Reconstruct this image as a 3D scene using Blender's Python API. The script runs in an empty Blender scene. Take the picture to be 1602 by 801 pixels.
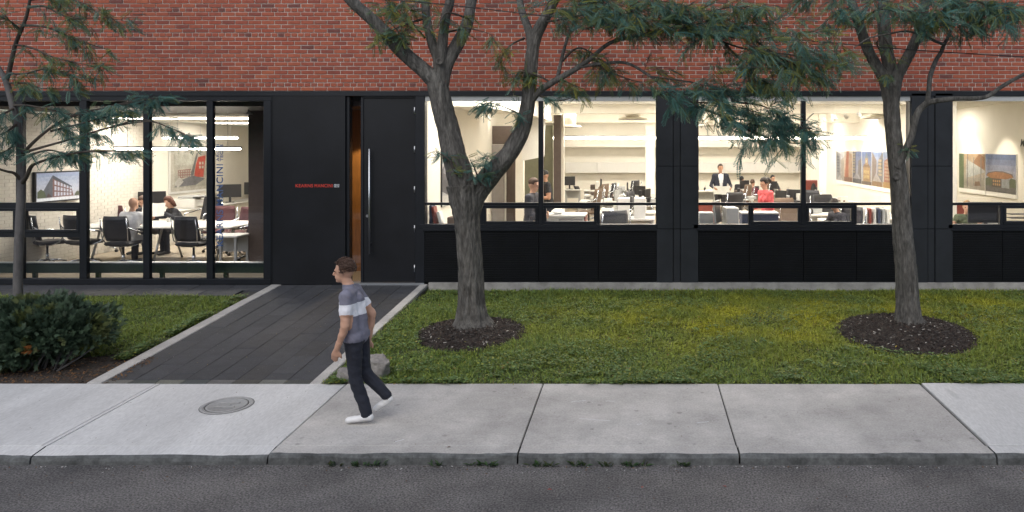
import bpy, math, random
import numpy as np
from mathutils import Vector, Matrix, noise as mnoise

random.seed(7); rng = np.random.default_rng(7)
R = math.radians
SC = bpy.context.scene
COL = SC.collection

# ------------------------------------------------------------------ camera
F = 1230.0; PX, PY = 1000.0, 230.0; SF = 95.0          # focal length in photo pixels, principal point, pixels per metre at the facade
DF = F / SF; CZ = 2.263
cam = bpy.data.cameras.new('camera'); camo = bpy.data.objects.new('camera', cam); COL.objects.link(camo)
camo.location = (0, -DF, CZ); camo.rotation_euler = (R(90), 0, 0)
cam.sensor_fit = 'HORIZONTAL'; cam.sensor_width = 36; cam.lens = 36 * F / 1602
cam.shift_x = (801 - PX) / 1602; cam.shift_y = (PY - 400.5) / 1602
cam.clip_end = 2000; cam.clip_start = 0.05
SC.camera = camo

# ------------------------------------------------------------------ sky, sun, exposure (dusk, no direct sun: broad soft light)
SUN_EL, SUN_ROT = 42.0, 192.0
w = bpy.data.worlds.new('World'); SC.world = w; w.use_nodes = True
nt = w.node_tree; nt.nodes.clear()
sky = nt.nodes.new('ShaderNodeTexSky'); sky.sky_type = 'NISHITA'; sky.sun_disc = False
sky.sun_elevation = R(SUN_EL); sky.sun_rotation = R(SUN_ROT); sky.air_density = 1.0; sky.dust_density = 1.0; sky.ozone_density = 0.6
bg = nt.nodes.new('ShaderNodeBackground'); bg.inputs['Strength'].default_value = 0.088
wo = nt.nodes.new('ShaderNodeOutputWorld')
nt.links.new(sky.outputs[0], bg.inputs[0]); nt.links.new(bg.outputs[0], wo.inputs[0])
sl = bpy.data.lights.new('sun', 'SUN'); sl.energy = 1.45; sl.angle = R(80); sl.color = (1.0, 0.94, 0.86)
so = bpy.data.objects.new('sun', sl); COL.objects.link(so)
so.rotation_euler = (R(48), 0, R(-12)); so.location = (0, -9, 12)
SC.view_settings.view_transform = 'Standard'; SC.view_settings.look = 'None'
SC.view_settings.gamma = 1; SC.view_settings.use_curve_mapping = False
SC.view_settings.exposure = 0.78
SC.cycles.use_denoising = True
SC.cycles.max_bounces = 8; SC.cycles.transparent_max_bounces = 12; SC.cycles.caustics_reflective = False
SC.cycles.sample_clamp_indirect = 6.0

# ------------------------------------------------------------------ pixel helpers
def P(px, py, d): return Vector(((px - PX) * d / F, d - DF, CZ - (py - PY) * d / F))
def FX(px): return (px - PX) / SF
def FZ(py): return CZ - (py - PY) / SF
def gz(Y):
    if Y > -4.35: return 0.0745 * min(Y, 0.0)
    return -0.324 + 0.032 * (Y + 4.35)
def lawn_d(py): return 3970.0 / (py - 138.3)
FLOOR = -0.05

# ------------------------------------------------------------------ mesh builder
class MB:
    def __init__(s): s.v = []; s.f = []; s.m = []; s.sm = []; s.c = []
    def add(s, vs, fs, mi=0, smooth=False, col=None):
        b = len(s.v); s.v.extend([tuple(x) for x in vs])
        s.c.extend([col or (1, 1, 1)] * len(vs))
        for f in fs: s.f.append(tuple(b + i for i in f)); s.m.append(mi); s.sm.append(smooth)
        return s
    def box(s, x0, x1, y0, y1, z0, z1, mi=0, col=None, bev=0.0):
        if bev <= 0:
            vs = [(x0,y0,z0),(x1,y0,z0),(x1,y1,z0),(x0,y1,z0),(x0,y0,z1),(x1,y0,z1),(x1,y1,z1),(x0,y1,z1)]
            fs = [(0,3,2,1),(4,5,6,7),(0,1,5,4),(1,2,6,5),(2,3,7,6),(3,0,4,7)]
            return s.add(vs, fs, mi, False, col)
        b = bev; vs = []; 
        for (z, ins) in ((z0, b), (z0 + b, 0), (z1 - b, 0), (z1, b)):
            x_0, x_1, y_0, y_1 = x0 + ins, x1 - ins, y0 + ins, y1 - ins
            c = b if ins == 0 else b * 0.4
            vs += [(x_0+c,y_0,z),(x_1-c,y_0,z),(x_1,y_0+c,z),(x_1,y_1-c,z),(x_1-c,y_1,z),(x_0+c,y_1,z),(x_0,y_1-c,z),(x_0,y_0+c,z)]
        fs = [tuple(reversed(range(8))), tuple(range(24, 32))]
        for k in range(3):
            for i in range(8):
                j = (i + 1) % 8
                fs.append((k*8+i, k*8+j, k*8+8+j, k*8+8+i))
        return s.add(vs, fs, mi, False, col)
    def obox(s, c, sx, sy, sz, rz=0, rx=0, mi=0, col=None, bev=0.0):
        t = MB(); t.box(-sx/2, sx/2, -sy/2, sy/2, -sz/2, sz/2, bev=bev)
        m = Matrix.Translation(c) @ Matrix.Rotation(rz, 4, 'Z') @ Matrix.Rotation(rx, 4, 'X')
        return s.add([m @ Vector(v) for v in t.v], t.f, mi, False, col)
    def tube(s, pts, rad, n=8, mi=0, caps=True, smooth=True, col=None, jit=None):
        pts = [Vector(p) for p in pts]; k = len(pts)
        if not hasattr(rad, '__len__'): rad = [rad] * k
        vs = []; up = None
        for i, p in enumerate(pts):
            t = (pts[min(i+1, k-1)] - pts[max(i-1, 0)])
            t = t.normalized() if t.length > 1e-9 else Vector((0, 0, 1))
            if up is None:
                up = Vector((1, 0, 0)) if abs(t.x) < 0.9 else Vector((0, 1, 0))
            a = (up - t * up.dot(t)).normalized(); b = t.cross(a); up = a
            for j in range(n):
                an = 2 * math.pi * j / n
                r = rad[i] * (jit(i, j, p) if jit else 1)
                vs.append(p + (a * math.cos(an) + b * math.sin(an)) * r)
        fs = []
        for i in range(k - 1):
            for j in range(n):
                q = (j + 1) % n
                fs.append((i*n+j, i*n+q, (i+1)*n+q, (i+1)*n+j))
        s.add(vs, fs, mi, smooth, col)
        if caps:
            b0 = len(s.v) - len(vs)
            s.f.append(tuple(b0 + j for j in reversed(range(n)))); s.m.append(mi); s.sm.append(False)
            s.f.append(tuple(b0 + (k-1)*n + j for j in range(n))); s.m.append(mi); s.sm.append(False)
        return s
    def lathe(s, prof, c=(0,0,0), n=24, mi=0, smooth=True, col=None):
        vs = []; fs = []
        for (r, z) in prof:
            for j in range(n):
                a = 2*math.pi*j/n; vs.append((c[0]+r*math.cos(a), c[1]+r*math.sin(a), c[2]+z))
        for i in range(len(prof)-1):
            for j in range(n):
                q = (j+1) % n; fs.append((i*n+j, i*n+q, (i+1)*n+q, (i+1)*n+j))
        return s.add(vs, fs, mi, smooth, col)
    def ball(s, c, rx, ry, rz, n=14, m=9, mi=0, col=None, fn=None, rot=None):
        vs = []; fs = []
        for i in range(m + 1):
            th = math.pi * i / m
            for j in range(n):
                a = 2*math.pi*j/n
                v = Vector((math.sin(th)*math.cos(a), math.sin(th)*math.sin(a), math.cos(th)))
                k = fn(v) if fn else 1
                v = Vector((v.x*rx*k, v.y*ry*k, v.z*rz*k))
                if rot: v = rot @ v
                vs.append(v + Vector(c))
        for i in range(m):
            for j in range(n):
                q = (j+1) % n; fs.append((i*n+j, (i+1)*n+j, (i+1)*n+q, i*n+q))
        return s.add(vs, fs, mi, True, col)
    def poly(s, pts, mi=0, col=None): return s.add(pts, [tuple(range(len(pts)))], mi, False, col)
    def prism(s, pts2, y0, y1, mi=0, col=None):          # polygon in x,z extruded along y
        n = len(pts2); vs = [(x, y0, z) for x, z in pts2] + [(x, y1, z) for x, z in pts2]
        fs = [tuple(range(n)), tuple(reversed(range(n, 2*n)))] + [(i, i+n, (i+1) % n + n, (i+1) % n) for i in range(n)]
        return s.add(vs, fs, mi, False, col)
    def mesh(s, name, mats, color=False):
        me = bpy.data.meshes.new(name); me.from_pydata(s.v, [], s.f)
        for mt in (mats if isinstance(mats, (list, tuple)) else [mats]): me.materials.append(mt)
        me.polygons.foreach_set('material_index', s.m); me.polygons.foreach_set('use_smooth', s.sm)
        if color:
            at = me.color_attributes.new('Col', 'FLOAT_COLOR', 'POINT')
            a = np.ones((len(s.v), 4), np.float32); a[:, :3] = np.array(s.c, np.float32); at.data.foreach_set('color', a.ravel())
        me.update(); return me
    def build(s, name, mats, parent=None, color=False, loc=None, rz=0):
        return link(name, s.mesh(name, mats, color), parent, loc, rz)

def link(name, me, parent=None, loc=None, rz=0):
    o = bpy.data.objects.new(name, me); COL.objects.link(o)
    if parent is not None: o.parent = parent
    if loc is not None: o.location = loc
    if rz: o.rotation_euler = (0, 0, rz)
    return o
def tag(o, label=None, cat=None, group=None, kind=None):
    if label: o['label'] = label
    if cat: o['category'] = cat
    if group: o['group'] = group
    if kind: o['kind'] = kind
    return o
def thing(name, label, cat, loc=(0,0,0), rz=0, group=None):
    o = bpy.data.objects.new(name, None); COL.objects.link(o); o.empty_display_size = 0.1
    o.location = loc; o.rotation_euler = (0, 0, rz)
    return tag(o, label, cat, group)
def dup(root, loc, rz, label=None, group=None, scale=None, mats=None):
    def cp(o, par):
        c = o.copy(); COL.objects.link(c); c.parent = par
        for ch in list(o.children): cp(ch, c)
        return c
    r = cp(root, None); r.location = loc; r.rotation_euler = (0, 0, rz)
    if scale: r.scale = (scale,) * 3
    if label: r['label'] = label
    if group: r['group'] = group
    return r
def struct(o): o['kind'] = 'structure'; return o
def npmesh(name, V, Fc, mat, C=None, parent=None, smooth=False):
    me = bpy.data.meshes.new(name); k = Fc.shape[1]
    me.vertices.add(len(V)); me.vertices.foreach_set('co', V.astype(np.float32).ravel())
    me.loops.add(Fc.size); me.loops.foreach_set('vertex_index', Fc.astype(np.int32).ravel())
    me.polygons.add(len(Fc)); me.polygons.foreach_set('loop_start', np.arange(0, Fc.size, k, dtype=np.int32))
    me.polygons.foreach_set('loop_total', np.full(len(Fc), k, np.int32))
    if smooth: me.polygons.foreach_set('use_smooth', np.ones(len(Fc), bool))
    me.materials.append(mat)
    if C is not None:
        at = me.color_attributes.new('Col', 'FLOAT_COLOR', 'POINT')
        a = np.ones((len(V), 4), np.float32); a[:, :3] = C; at.data.foreach_set('color', a.ravel())
    me.update(calc_edges=True); me.validate()
    return link(name, me, parent)

# ------------------------------------------------------------------ materials
def mat(name, col, rough=0.6, metal=0.0, var=0.0, vscale=6.0, bump=0.0, bscale=40.0, spec=0.5, attr=False, stretch=(1,1,1), col2=None, emit=0.0, world=False, trans=0.0, fine=0.0, fscale=250, spots=0.0, sscale=9.0):
    m = bpy.data.materials.new(name); m.use_nodes = True; nt = m.node_tree; b = nt.nodes['Principled BSDF']
    b.inputs['Roughness'].default_value = rough; b.inputs['Metallic'].default_value = metal
    b.inputs['Specular IOR Level'].default_value = spec
    c = (*col, 1); src = None
    tc = nt.nodes.new('ShaderNodeNewGeometry') if world else nt.nodes.new('ShaderNodeTexCoord')
    vec = tc.outputs['Position'] if world else tc.outputs['Object']
    if stretch != (1,1,1):
        mp = nt.nodes.new('ShaderNodeMapping'); mp.inputs['Scale'].default_value = stretch
        nt.links.new(vec, mp.inputs[0]); vec = mp.outputs[0]
    if attr:
        a = nt.nodes.new('ShaderNodeVertexColor'); a.layer_name = 'Col'; src = a.outputs[0]
    else:
        rgb = nt.nodes.new('ShaderNodeRGB'); rgb.outputs[0].default_value = c; src = rgb.outputs[0]
    def noise(sc, det=6, ro=0.6):
        n = nt.nodes.new('ShaderNodeTexNoise'); n.inputs['Scale'].default_value = sc; n.inputs['Detail'].default_value = det
        n.inputs['Roughness'].default_value = ro; nt.links.new(vec, n.inputs['Vector']); return n
    def ramp(sock, lo, hi, p0=0.3, p1=0.7):
        r = nt.nodes.new('ShaderNodeMapRange'); r.inputs[1].default_value = p0; r.inputs[2].default_value = p1
        r.inputs[3].default_value = lo; r.inputs[4].default_value = hi; nt.links.new(sock, r.inputs[0]); return r.outputs[0]
    if col2 is not None:
        n = noise(vscale); mx = nt.nodes.new('ShaderNodeMix'); mx.data_type = 'RGBA'
        nt.links.new(ramp(n.outputs[0], 0, 1), mx.inputs[0]); nt.links.new(src, mx.inputs[6]); mx.inputs[7].default_value = (*col2, 1); src = mx.outputs[2]
    for (amt, sc_, det) in ((var, vscale * 1.7, 6), (fine, fscale, 3)):
        if amt > 0:
            n = noise(sc_, det); v = ramp(n.outputs[0], 1 - amt, 1 + amt)
            mx = nt.nodes.new('ShaderNodeVectorMath'); mx.operation = 'SCALE'
            nt.links.new(src, mx.inputs[0]); nt.links.new(v, mx.inputs[3]); src = mx.outputs[0]
    if spots > 0:
        vo = nt.nodes.new('ShaderNodeTexVoronoi'); vo.inputs['Scale'].default_value = sscale; nt.links.new(vec, vo.inputs['Vector'])
        wn = nt.nodes.new('ShaderNodeTexWhiteNoise'); nt.links.new(vo.outputs['Color'], wn.inputs['Vector'])
        rad = ramp(wn.outputs['Value'], 0.0, 0.16, 0.45, 1.0); df = nt.nodes.new('ShaderNodeMath'); df.operation = 'SUBTRACT'; nt.links.new(vo.outputs['Distance'], df.inputs[0]); nt.links.new(rad, df.inputs[1])
        v = ramp(df.outputs[0], 1 - spots, 1.0, -0.02, 0.05); mx = nt.nodes.new('ShaderNodeVectorMath'); mx.operation = 'SCALE'
        nt.links.new(src, mx.inputs[0]); nt.links.new(v, mx.inputs[3]); src = mx.outputs[0]
        n = noise(0.9, 5, 0.55); v = ramp(n.outputs[0], 1 - spots*0.55, 1.08, 0.36, 0.56); mx = nt.nodes.new('ShaderNodeVectorMath'); mx.operation = 'SCALE'
        nt.links.new(src, mx.inputs[0]); nt.links.new(v, mx.inputs[3]); src = mx.outputs[0]
    nt.links.new(src, b.inputs['Base Color'])
    if bump > 0:
        n = noise(bscale, 8, 0.65); bp = nt.nodes.new('ShaderNodeBump'); bp.inputs['Strength'].default_value = bump; bp.inputs['Distance'].default_value = 0.02
        nt.links.new(n.outputs[0], bp.inputs['Height']); nt.links.new(bp.outputs[0], b.inputs['Normal'])
    if emit > 0:
        nt.links.new(src, b.inputs['Emission Color']); b.inputs['Emission Strength'].default_value = emit
    if trans > 0:
        out = nt.nodes['Material Output']; t = nt.nodes.new('ShaderNodeBsdfTranslucent'); ms = nt.nodes.new('ShaderNodeMixShader')
        nt.links.new(src, t.inputs[0]); ms.inputs[0].default_value = trans
        nt.links.new(b.outputs[0], ms.inputs[1]); nt.links.new(t.outputs[0], ms.inputs[2]); nt.links.new(ms.outputs[0], out.inputs[0])
    return m
def glass_mat(name, tint=(1,1,1), ior=1.5):
    m = bpy.data.materials.new(name); m.use_nodes = True; nt = m.node_tree; nt.nodes.clear()
    o = nt.nodes.new('ShaderNodeOutputMaterial'); t = nt.nodes.new('ShaderNodeBsdfTransparent'); g = nt.nodes.new('ShaderNodeBsdfGlossy')
    g.inputs['Roughness'].default_value = 0.01; t.inputs[0].default_value = (*tint, 1)
    ge = nt.nodes.new('ShaderNodeNewGeometry'); dt = nt.nodes.new('ShaderNodeVectorMath'); dt.operation = 'DOT_PRODUCT'; nt.links.new(ge.outputs['Incoming'], dt.inputs[0]); nt.links.new(ge.outputs['Normal'], dt.inputs[1])
    def mth(op, a, b=None):          # Schlick reflectance of one pane surface, the same from either side
        n = nt.nodes.new('ShaderNodeMath'); n.operation = op
        for i, v in enumerate((a, b)):
            if v is None: continue
            if isinstance(v, (int, float)): n.inputs[i].default_value = v
            else: nt.links.new(v, n.inputs[i])
        return n.outputs[0]
    f0 = ((ior-1)/(ior+1))**2; p5 = mth('POWER', mth('SUBTRACT', 1.0, mth('ABSOLUTE', dt.outputs['Value'])), 5.0)
    fr = mth('ADD', mth('MULTIPLY', p5, 1-f0), f0); ms = nt.nodes.new('ShaderNodeMixShader')
    nt.links.new(fr, ms.inputs[0]); nt.links.new(t.outputs[0], ms.inputs[1]); nt.links.new(g.outputs[0], ms.inputs[2]); nt.links.new(ms.outputs[0], o.inputs[0])
    return m
def emit_mat(name, col, k):
    m = bpy.data.materials.new(name); m.use_nodes = True; nt = m.node_tree; nt.nodes.clear()
    o = nt.nodes.new('ShaderNodeOutputMaterial'); e = nt.nodes.new('ShaderNodeEmission'); e.inputs[0].default_value = (*col, 1); e.inputs[1].default_value = k
    nt.links.new(e.outputs[0], o.inputs[0]); return m

WARM = (1.0, 0.86, 0.66)
M = dict(
    brick=mat('brick', (1,1,1), 0.85, attr=True, var=0.16, vscale=9, bump=0.25, bscale=90, world=True, fine=0.12, fscale=120),
    mortar=mat('mortar', (0.60,0.55,0.50), 0.95, var=0.2, vscale=4, bump=0.2, bscale=120),
    black=mat('black_metal', (0.009,0.011,0.015), 0.42, var=0.25, vscale=1.5, spec=0.3),
    panel=mat('black_panel', (0.008,0.0092,0.012), 0.45, var=0.3, vscale=0.9, bump=0.05, bscale=5, spec=0.28),
    ribbed=mat('ribbed_black', (0.005,0.006,0.008), 0.5, spec=0.22, var=0.3, vscale=2),
    slate=mat('slate_column', (0.018,0.021,0.026), 0.55, var=0.2, vscale=2.0, bump=0.04, bscale=30, spec=0.3),
    steel=mat('brushed_steel', (0.55,0.56,0.58), 0.3, 1.0),
    chrome=mat('chrome', (0.62,0.66,0.72), 0.16, 1.0),
    darkwood=mat('dark_bulkhead', (0.035,0.026,0.021), 0.6, var=0.2),
    wood=mat('amber_wood', (0.42,0.19,0.05), 0.5, var=0.25, vscale=3, stretch=(6,6,0.6)),
    white=mat('white_paint', (0.80,0.77,0.69), 0.7, var=0.04, vscale=1.2),
    whitebrick=mat('white_painted_brick', (0.70,0.67,0.60), 0.75, var=0.07, vscale=3, bump=0.1, bscale=50),
    cream=mat('cream_ceiling', (0.80,0.77,0.68), 0.8, var=0.03),
    floor=mat('office_carpet', (0.36,0.31,0.24), 0.85, var=0.1, vscale=8, fine=0.1),
    grey=mat('grey_partition', (0.36,0.34,0.34), 0.7, var=0.06),
    olive=mat('olive_panel', (0.24,0.24,0.16), 0.7, var=0.06),
    brown=mat('brown_column', (0.10,0.075,0.065), 0.7, var=0.1),
    laminate=mat('white_laminate', (0.66,0.655,0.63), 0.4, var=0.03),
    greyplastic=mat('grey_plastic', (0.42,0.43,0.43), 0.5, var=0.06),
    blackplastic=mat('black_plastic', (0.018,0.018,0.02), 0.4),
    leather=mat('black_leather', (0.022,0.023,0.03), 0.45, var=0.15, bump=0.08, bscale=60),
    maroon=mat('maroon_fabric', (0.085,0.03,0.035), 0.8, var=0.15, bump=0.1, bscale=80),
    tan=mat('taupe_fabric', (0.17,0.12,0.085), 0.8, var=0.12, bump=0.1, bscale=80),
    redlam=mat('red_cabinet', (0.22,0.05,0.035), 0.5, var=0.1),
    navy=mat('navy_panel', (0.035,0.045,0.085), 0.6, var=0.1),
    greypaper=mat('grey_paper', (0.42,0.42,0.39), 0.8, var=0.05),
    paper=mat('paper', (0.82,0.81,0.77), 0.8, var=0.03),
    print=mat('print', (1,1,1), 0.45, attr=True, var=0.22, vscale=3, fine=0.18, fscale=40),
    screen=mat('tv_screen', (1,1,1), 0.3, attr=True, emit=0.42, var=0.15, vscale=14),
    tube=emit_mat('lamp_tube', (1.0,0.91,0.77), 18.0), fillpanel=emit_mat('fill_light', (1.0,0.93,0.82), 19.0),
    glass=glass_mat('window_glass', ior=1.55), tube2=emit_mat('bright_tube', (1.0,0.92,0.79), 45.0),
    concrete=mat('concrete', (0.43,0.415,0.395), 0.9, var=0.12, vscale=2.2, bump=0.22, bscale=120, fine=0.16, fscale=55, world=True, col2=(0.36,0.35,0.335), spots=0.30, sscale=6.0),
    concrete_new=mat('pale_concrete', (0.50,0.50,0.495), 0.88, var=0.07, vscale=2.0, bump=0.16, bscale=130, fine=0.12, fscale=60, world=True, stretch=(1,0.25,1), spots=0.16, sscale=4.0),
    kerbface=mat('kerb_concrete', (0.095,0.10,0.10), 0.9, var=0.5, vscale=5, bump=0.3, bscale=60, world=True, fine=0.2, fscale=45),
    footing=mat('footing_concrete', (0.30,0.29,0.275), 0.9, var=0.3, vscale=3, bump=0.3, bscale=40, world=True),
    asphalt=mat('asphalt', (0.145,0.136,0.130), 0.9, var=0.30, vscale=1.0, col2=(0.110,0.105,0.104), bump=0.9, bscale=70, fine=0.8, fscale=60, world=True),
    paver=mat('dark_paver', (1,1,1), 0.75, attr=True, var=0.2, vscale=5, bump=0.3, bscale=130, fine=0.35, fscale=90, world=True),
    joint=mat('joint_sand', (0.035,0.034,0.034), 0.95, var=0.2),
    jointdark=mat('dark_joint', (0.02,0.019,0.018), 0.95),
    soil=mat('soil', (0.042,0.033,0.027), 0.95, var=0.35, vscale=5, bump=0.6, bscale=50, world=True),
    lawn=mat('lawn_soil', (0.045,0.055,0.018), 0.95, var=0.35, vscale=4, bump=0.5, bscale=60, world=True),
    grass=mat('grass_blades', (1,1,1), 0.6, attr=True, trans=0.3, spec=0.25),
    leaf=mat('locust_leaf', (1,1,1), 0.55, attr=True, trans=0.45, spec=0.3),
    needle=mat('yew_needle', (1,1,1), 0.55, attr=True, trans=0.15, spec=0.3),
    mulch=mat('mulch', (1,1,1), 0.9, attr=True, var=0.2),
    bark=mat('bark', (0.066,0.062,0.056), 0.9, var=0.5, vscale=12, bump=1.0, bscale=30, stretch=(1,1,0.22), world=True, fine=0.4, fscale=60, col2=(0.115,0.11,0.10)),
    bark_young=mat('young_bark', (0.10,0.095,0.095), 0.85, var=0.25, vscale=10, bump=0.4, bscale=40, stretch=(1,1,0.4), world=True),
    twig=mat('twig', (0.055,0.046,0.038), 0.9, var=0.2),
    rock=mat('limestone', (0.30,0.28,0.255), 0.9, var=0.35, vscale=6, bump=0.8, bscale=22, col2=(0.16,0.15,0.145)),
    iron=mat('cast_iron', (0.30,0.30,0.295), 0.7, 0.0, var=0.15, vscale=8, bump=0.2, bscale=60),
    cable=mat('cable', (0.012,0.012,0.013), 0.6),
    red_letter=mat('red_letter', (0.55,0.045,0.03), 0.5), white_letter=mat('white_letter', (0.75,0.8,0.85), 0.5),
    blue_letter=mat('blue_letter', (0.055,0.115,0.28), 0.5),
    greenblack=mat('dark_green_enamel', (0.010,0.020,0.020), 0.35),
    alu=mat('aluminium_edge', (0.5,0.53,0.56), 0.35, 0.9),
)
# ================================================================== ground, road, sidewalk, path
def slope_box(mb, x0, x1, y0, y1, off, thick, mi=0, col=None, bev=0.006):
    z = lambda y: gz(y) + off
    e = bev
    vs = [(x0,y0,z(y0)-thick),(x1,y0,z(y0)-thick),(x1,y1,z(y1)-thick),(x0,y1,z(y1)-thick),
          (x0,y0,z(y0)-e),(x1,y0,z(y0)-e),(x1,y1,z(y1)-e),(x0,y1,z(y1)-e),
          (x0+e,y0+e,z(y0+e)),(x1-e,y0+e,z(y0+e)),(x1-e,y1-e,z(y1-e)),(x0+e,y1-e,z(y1-e))]
    fs = [(0,3,2,1),(0,1,5,4),(1,2,6,5),(2,3,7,6),(3,0,4,7),(4,5,9,8),(5,6,10,9),(6,7,11,10),(7,4,8,11),(8,9,10,11)]
    return mb.add(vs, fs, mi, False, col)

g = MB().poly([(-900,-900,-0.62),(900,-900,-0.62),(900,900,-0.62),(-900,900,-0.62)])
struct(g.build('ground', M['asphalt']))
rd = MB()
for i in range(40):
    xa, xb = -40 + i*2, -38 + i*2
    rd.poly([(xa,-15.5,-0.50),(xb,-15.5,-0.50),(xb,-9,-0.455),(xa,-9,-0.455)]); rd.poly([(xa,-9,-0.455),(xb,-9,-0.455),(xb,-6.1,-0.470),(xa,-6.1,-0.470)])
struct(rd.build('road', M['asphalt']))
ob_ = thing('opposite_building', 'plain brick row building across the street', 'building', (0, -24, -0.5))
MB().box(-32, 32, -6, 0, 0, 7.5).build('wall', mat('dull_brick', (0.10,0.07,0.06), 0.9, var=0.2), ob_); MB().box(-32.2, 32.2, -6.2, 0.2, 7.502, 7.8).build('roof', M['panel'], ob_)
for i in range(14):
    for zz in (1.0, 4.4): MB().box(-30+i*4.4, -28.2+i*4.4, 0.002, 0.06, zz, zz+1.8).build('window', M['greenblack'], ob_)
opp = MB().box(-40, 40, -18.5, -15.5, -0.6, -0.38); struct(opp.build('opposite_sidewalk', M['concrete']))

SWB, SWK, SWF = -4.35, -6.0, -6.19
joints = [-11.7,-9.5,-7.4,-5.24,-3.2,-1.05,0.86,3.07,5.2,7.3,9.4,11.5]
base = MB(); slope_box(base, -14, 14, SWF+0.03, SWB-0.01, -0.02, 0.2)
sw = struct(base.build('sidewalk', M['jointdark']))
for a, b in zip(joints[:-1], joints[1:]):
    pale = b <= -3.1 or a >= 3.0
    mt = M['concrete_new'] if pale else M['concrete']
    ga = 0.007 if a in (-3.2, -1.05, 0.86) else (0.018 if a == 3.07 else 0.006)
    m_ = MB(); x0 = a + ga; x1 = b - 0.006
    if b == -5.24: x1 = b - 0.05
    slope_box(m_, x0, x1, SWK + 0.007, SWB, random.uniform(-0.003, 0.003) + (0.008 if a == 3.07 else 0), 0.12)
    m_.build('slab', mt, sw)
    if b == -5.24:
        m_ = MB(); slope_box(m_, b - 0.042, b - 0.004, SWK + 0.004, SWB, -0.001, 0.12, bev=0.004); m_.build('slab', mt, sw)
for px, py, L_, a_ in ((930,657,.30,-.15),(1100,661,.12,.35),(905,628,.16,.3),(955,628,.10,.1),(1000,664,.05,.5),(625,690,.09,.8)):
    c_ = P(px, py, 3520/(py-190.6)); m_ = MB(); n_ = 6
    vs_ = [(c_.x+L_*(i/n_-.5)*math.cos(a_)-sg*.0022*math.sin(a_), c_.y+L_*(i/n_-.5)*math.sin(a_)+.006*math.sin(i*1.1)+sg*.0022, 0) for sg in (-1,1) for i in range(n_+1)]
    m_.add([(x_, y_, gz(y_)+.0045) for x_, y_, _ in vs_], [(i, i+1, n_+2+i, n_+1+i) for i in range(n_)]); m_.build('scratch_mark', M['white_letter'], sw)
kb = MB(); kb.box(-14, 14, SWF+0.03, SWK+0.1, -0.6, -0.42)
kerb = struct(kb.build('kerb', M['jointdark']))
for a, b in zip(joints[:-1], joints[1:]):
    pale = b <= -3.1 or a >= 3.0
    m_ = MB(); n = 26; drop = 0.03 if b <= -3.1 else 0.0
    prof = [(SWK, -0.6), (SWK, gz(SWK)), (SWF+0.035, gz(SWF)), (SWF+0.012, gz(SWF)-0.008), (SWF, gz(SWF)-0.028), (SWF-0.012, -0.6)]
    g0 = 0.012; vs = []; fs = []; ms = []
    for i in range(n + 1):
        x = a + g0 + (b - a - g0 - 0.004) * i / n
        for k, (y, z) in enumerate(prof):
            j = (mnoise.noise(Vector((x*3.1, k*1.7, 0))) * 0.012 + mnoise.noise(Vector((x*11, k*3, 4))) * 0.007) if k in (2, 3, 4) else 0
            vs.append((x, y + j, z + j*0.5 - (drop * (k/4) if 1 < k < 5 else 0)))
    k_ = len(prof)
    for i in range(n):
        for k in range(k_ - 1):
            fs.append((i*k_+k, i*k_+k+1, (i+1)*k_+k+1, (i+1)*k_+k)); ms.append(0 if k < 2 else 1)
    b0 = len(m_.v); m_.add(vs, fs); m_.m = ms
    m_.f.append(tuple(range(k_))); m_.m.append(1); m_.sm.append(False)
    m_.f.append(tuple(reversed(range(n*k_, n*k_+k_)))); m_.m.append(1); m_.sm.append(False)
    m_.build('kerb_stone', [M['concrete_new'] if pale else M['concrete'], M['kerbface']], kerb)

# manhole cover in the pale slab
mc = P(355, 634, 3520/(634-190.6)); mcy = mc.y
mh = thing('utility_cover', 'round cast iron utility cover with raised bars set in the pale sidewalk slab', 'manhole cover', (mc.x, mcy, gz(mcy)))
mh.rotation_euler = (math.atan(0.032), 0, 0)
MB().lathe([(0.245,-0.02),(0.245,0.004),(0.238,0.006),(0.214,0.006),(0.208,0.002),(0.208,-0.02)], n=48).build('frame_ring', M['iron'], mh)
MB().lathe([(0.192,-0.02),(0.192,0.003),(0.187,0.006),(0.172,0.006),(0.168,0.001),(0.0,0.001)], n=48).build('lid', M['iron'], mh)
MB().lathe([(0.2025,0.0015),(0.1945,0.0015)], n=48).build('gap_ring', M['jointdark'], mh); MB().lathe([(0.251,0.0012),(0.2455,0.0012)], n=48).build('rim_joint', M['jointdark'], mh)
for k, (x, y, sx, sy) in enumerate(((0,0.055,0.2,0.035),(0,-0.055,0.2,0.035),(-0.02,0,0.12,0.02))):
    MB().box(x-sx/2, x+sx/2, y-sy/2, y+sy/2, 0.0, 0.010, bev=0.002).build('raised_bar', M['iron'], mh)

# path of dark pavers between two kerb strips
PX0, PX1 = FX(440.9), FX(657)
pb = MB(); slope_box(pb, PX0-0.15, PX1+0.15, SWB+0.005, 0.0, -0.035, 0.15)
path = struct(pb.build('path', M['joint']))
def paver_col():
    t = random.random(); k = random.uniform(0.88, 1.12)
    c = (0.038,0.040,0.046) if t < 0.8 else ((0.045,0.047,0.052) if t < 0.92 else (0.034,0.034,0.036))
    return tuple(x * k for x in c)
ncol = 8; cw = (PX1 - PX0) / ncol; ln = 0.575
for c in range(ncol):
    y = -0.004 - (ln * 0.5 if c % 2 else 0.0); first = True
    cuts = [-0.004] + ([-0.004 - ln*0.5] if c % 2 else [])
    while cuts[-1] > SWB + 0.16: cuts.append(max(cuts[-1] - ln, SWB + 0.135))
    for a, b in zip(cuts[:-1], cuts[1:]):
        if a - b < 0.02: continue
        m_ = MB(); slope_box(m_, PX0 + c*cw + 0.002, PX0 + (c+1)*cw - 0.002, b + 0.002, a - 0.002, -0.004 + random.uniform(-0.003, 0.003), 0.05, col=paver_col(), bev=0.004)
        m_.build('paver', M['paver'], path, color=True)
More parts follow.
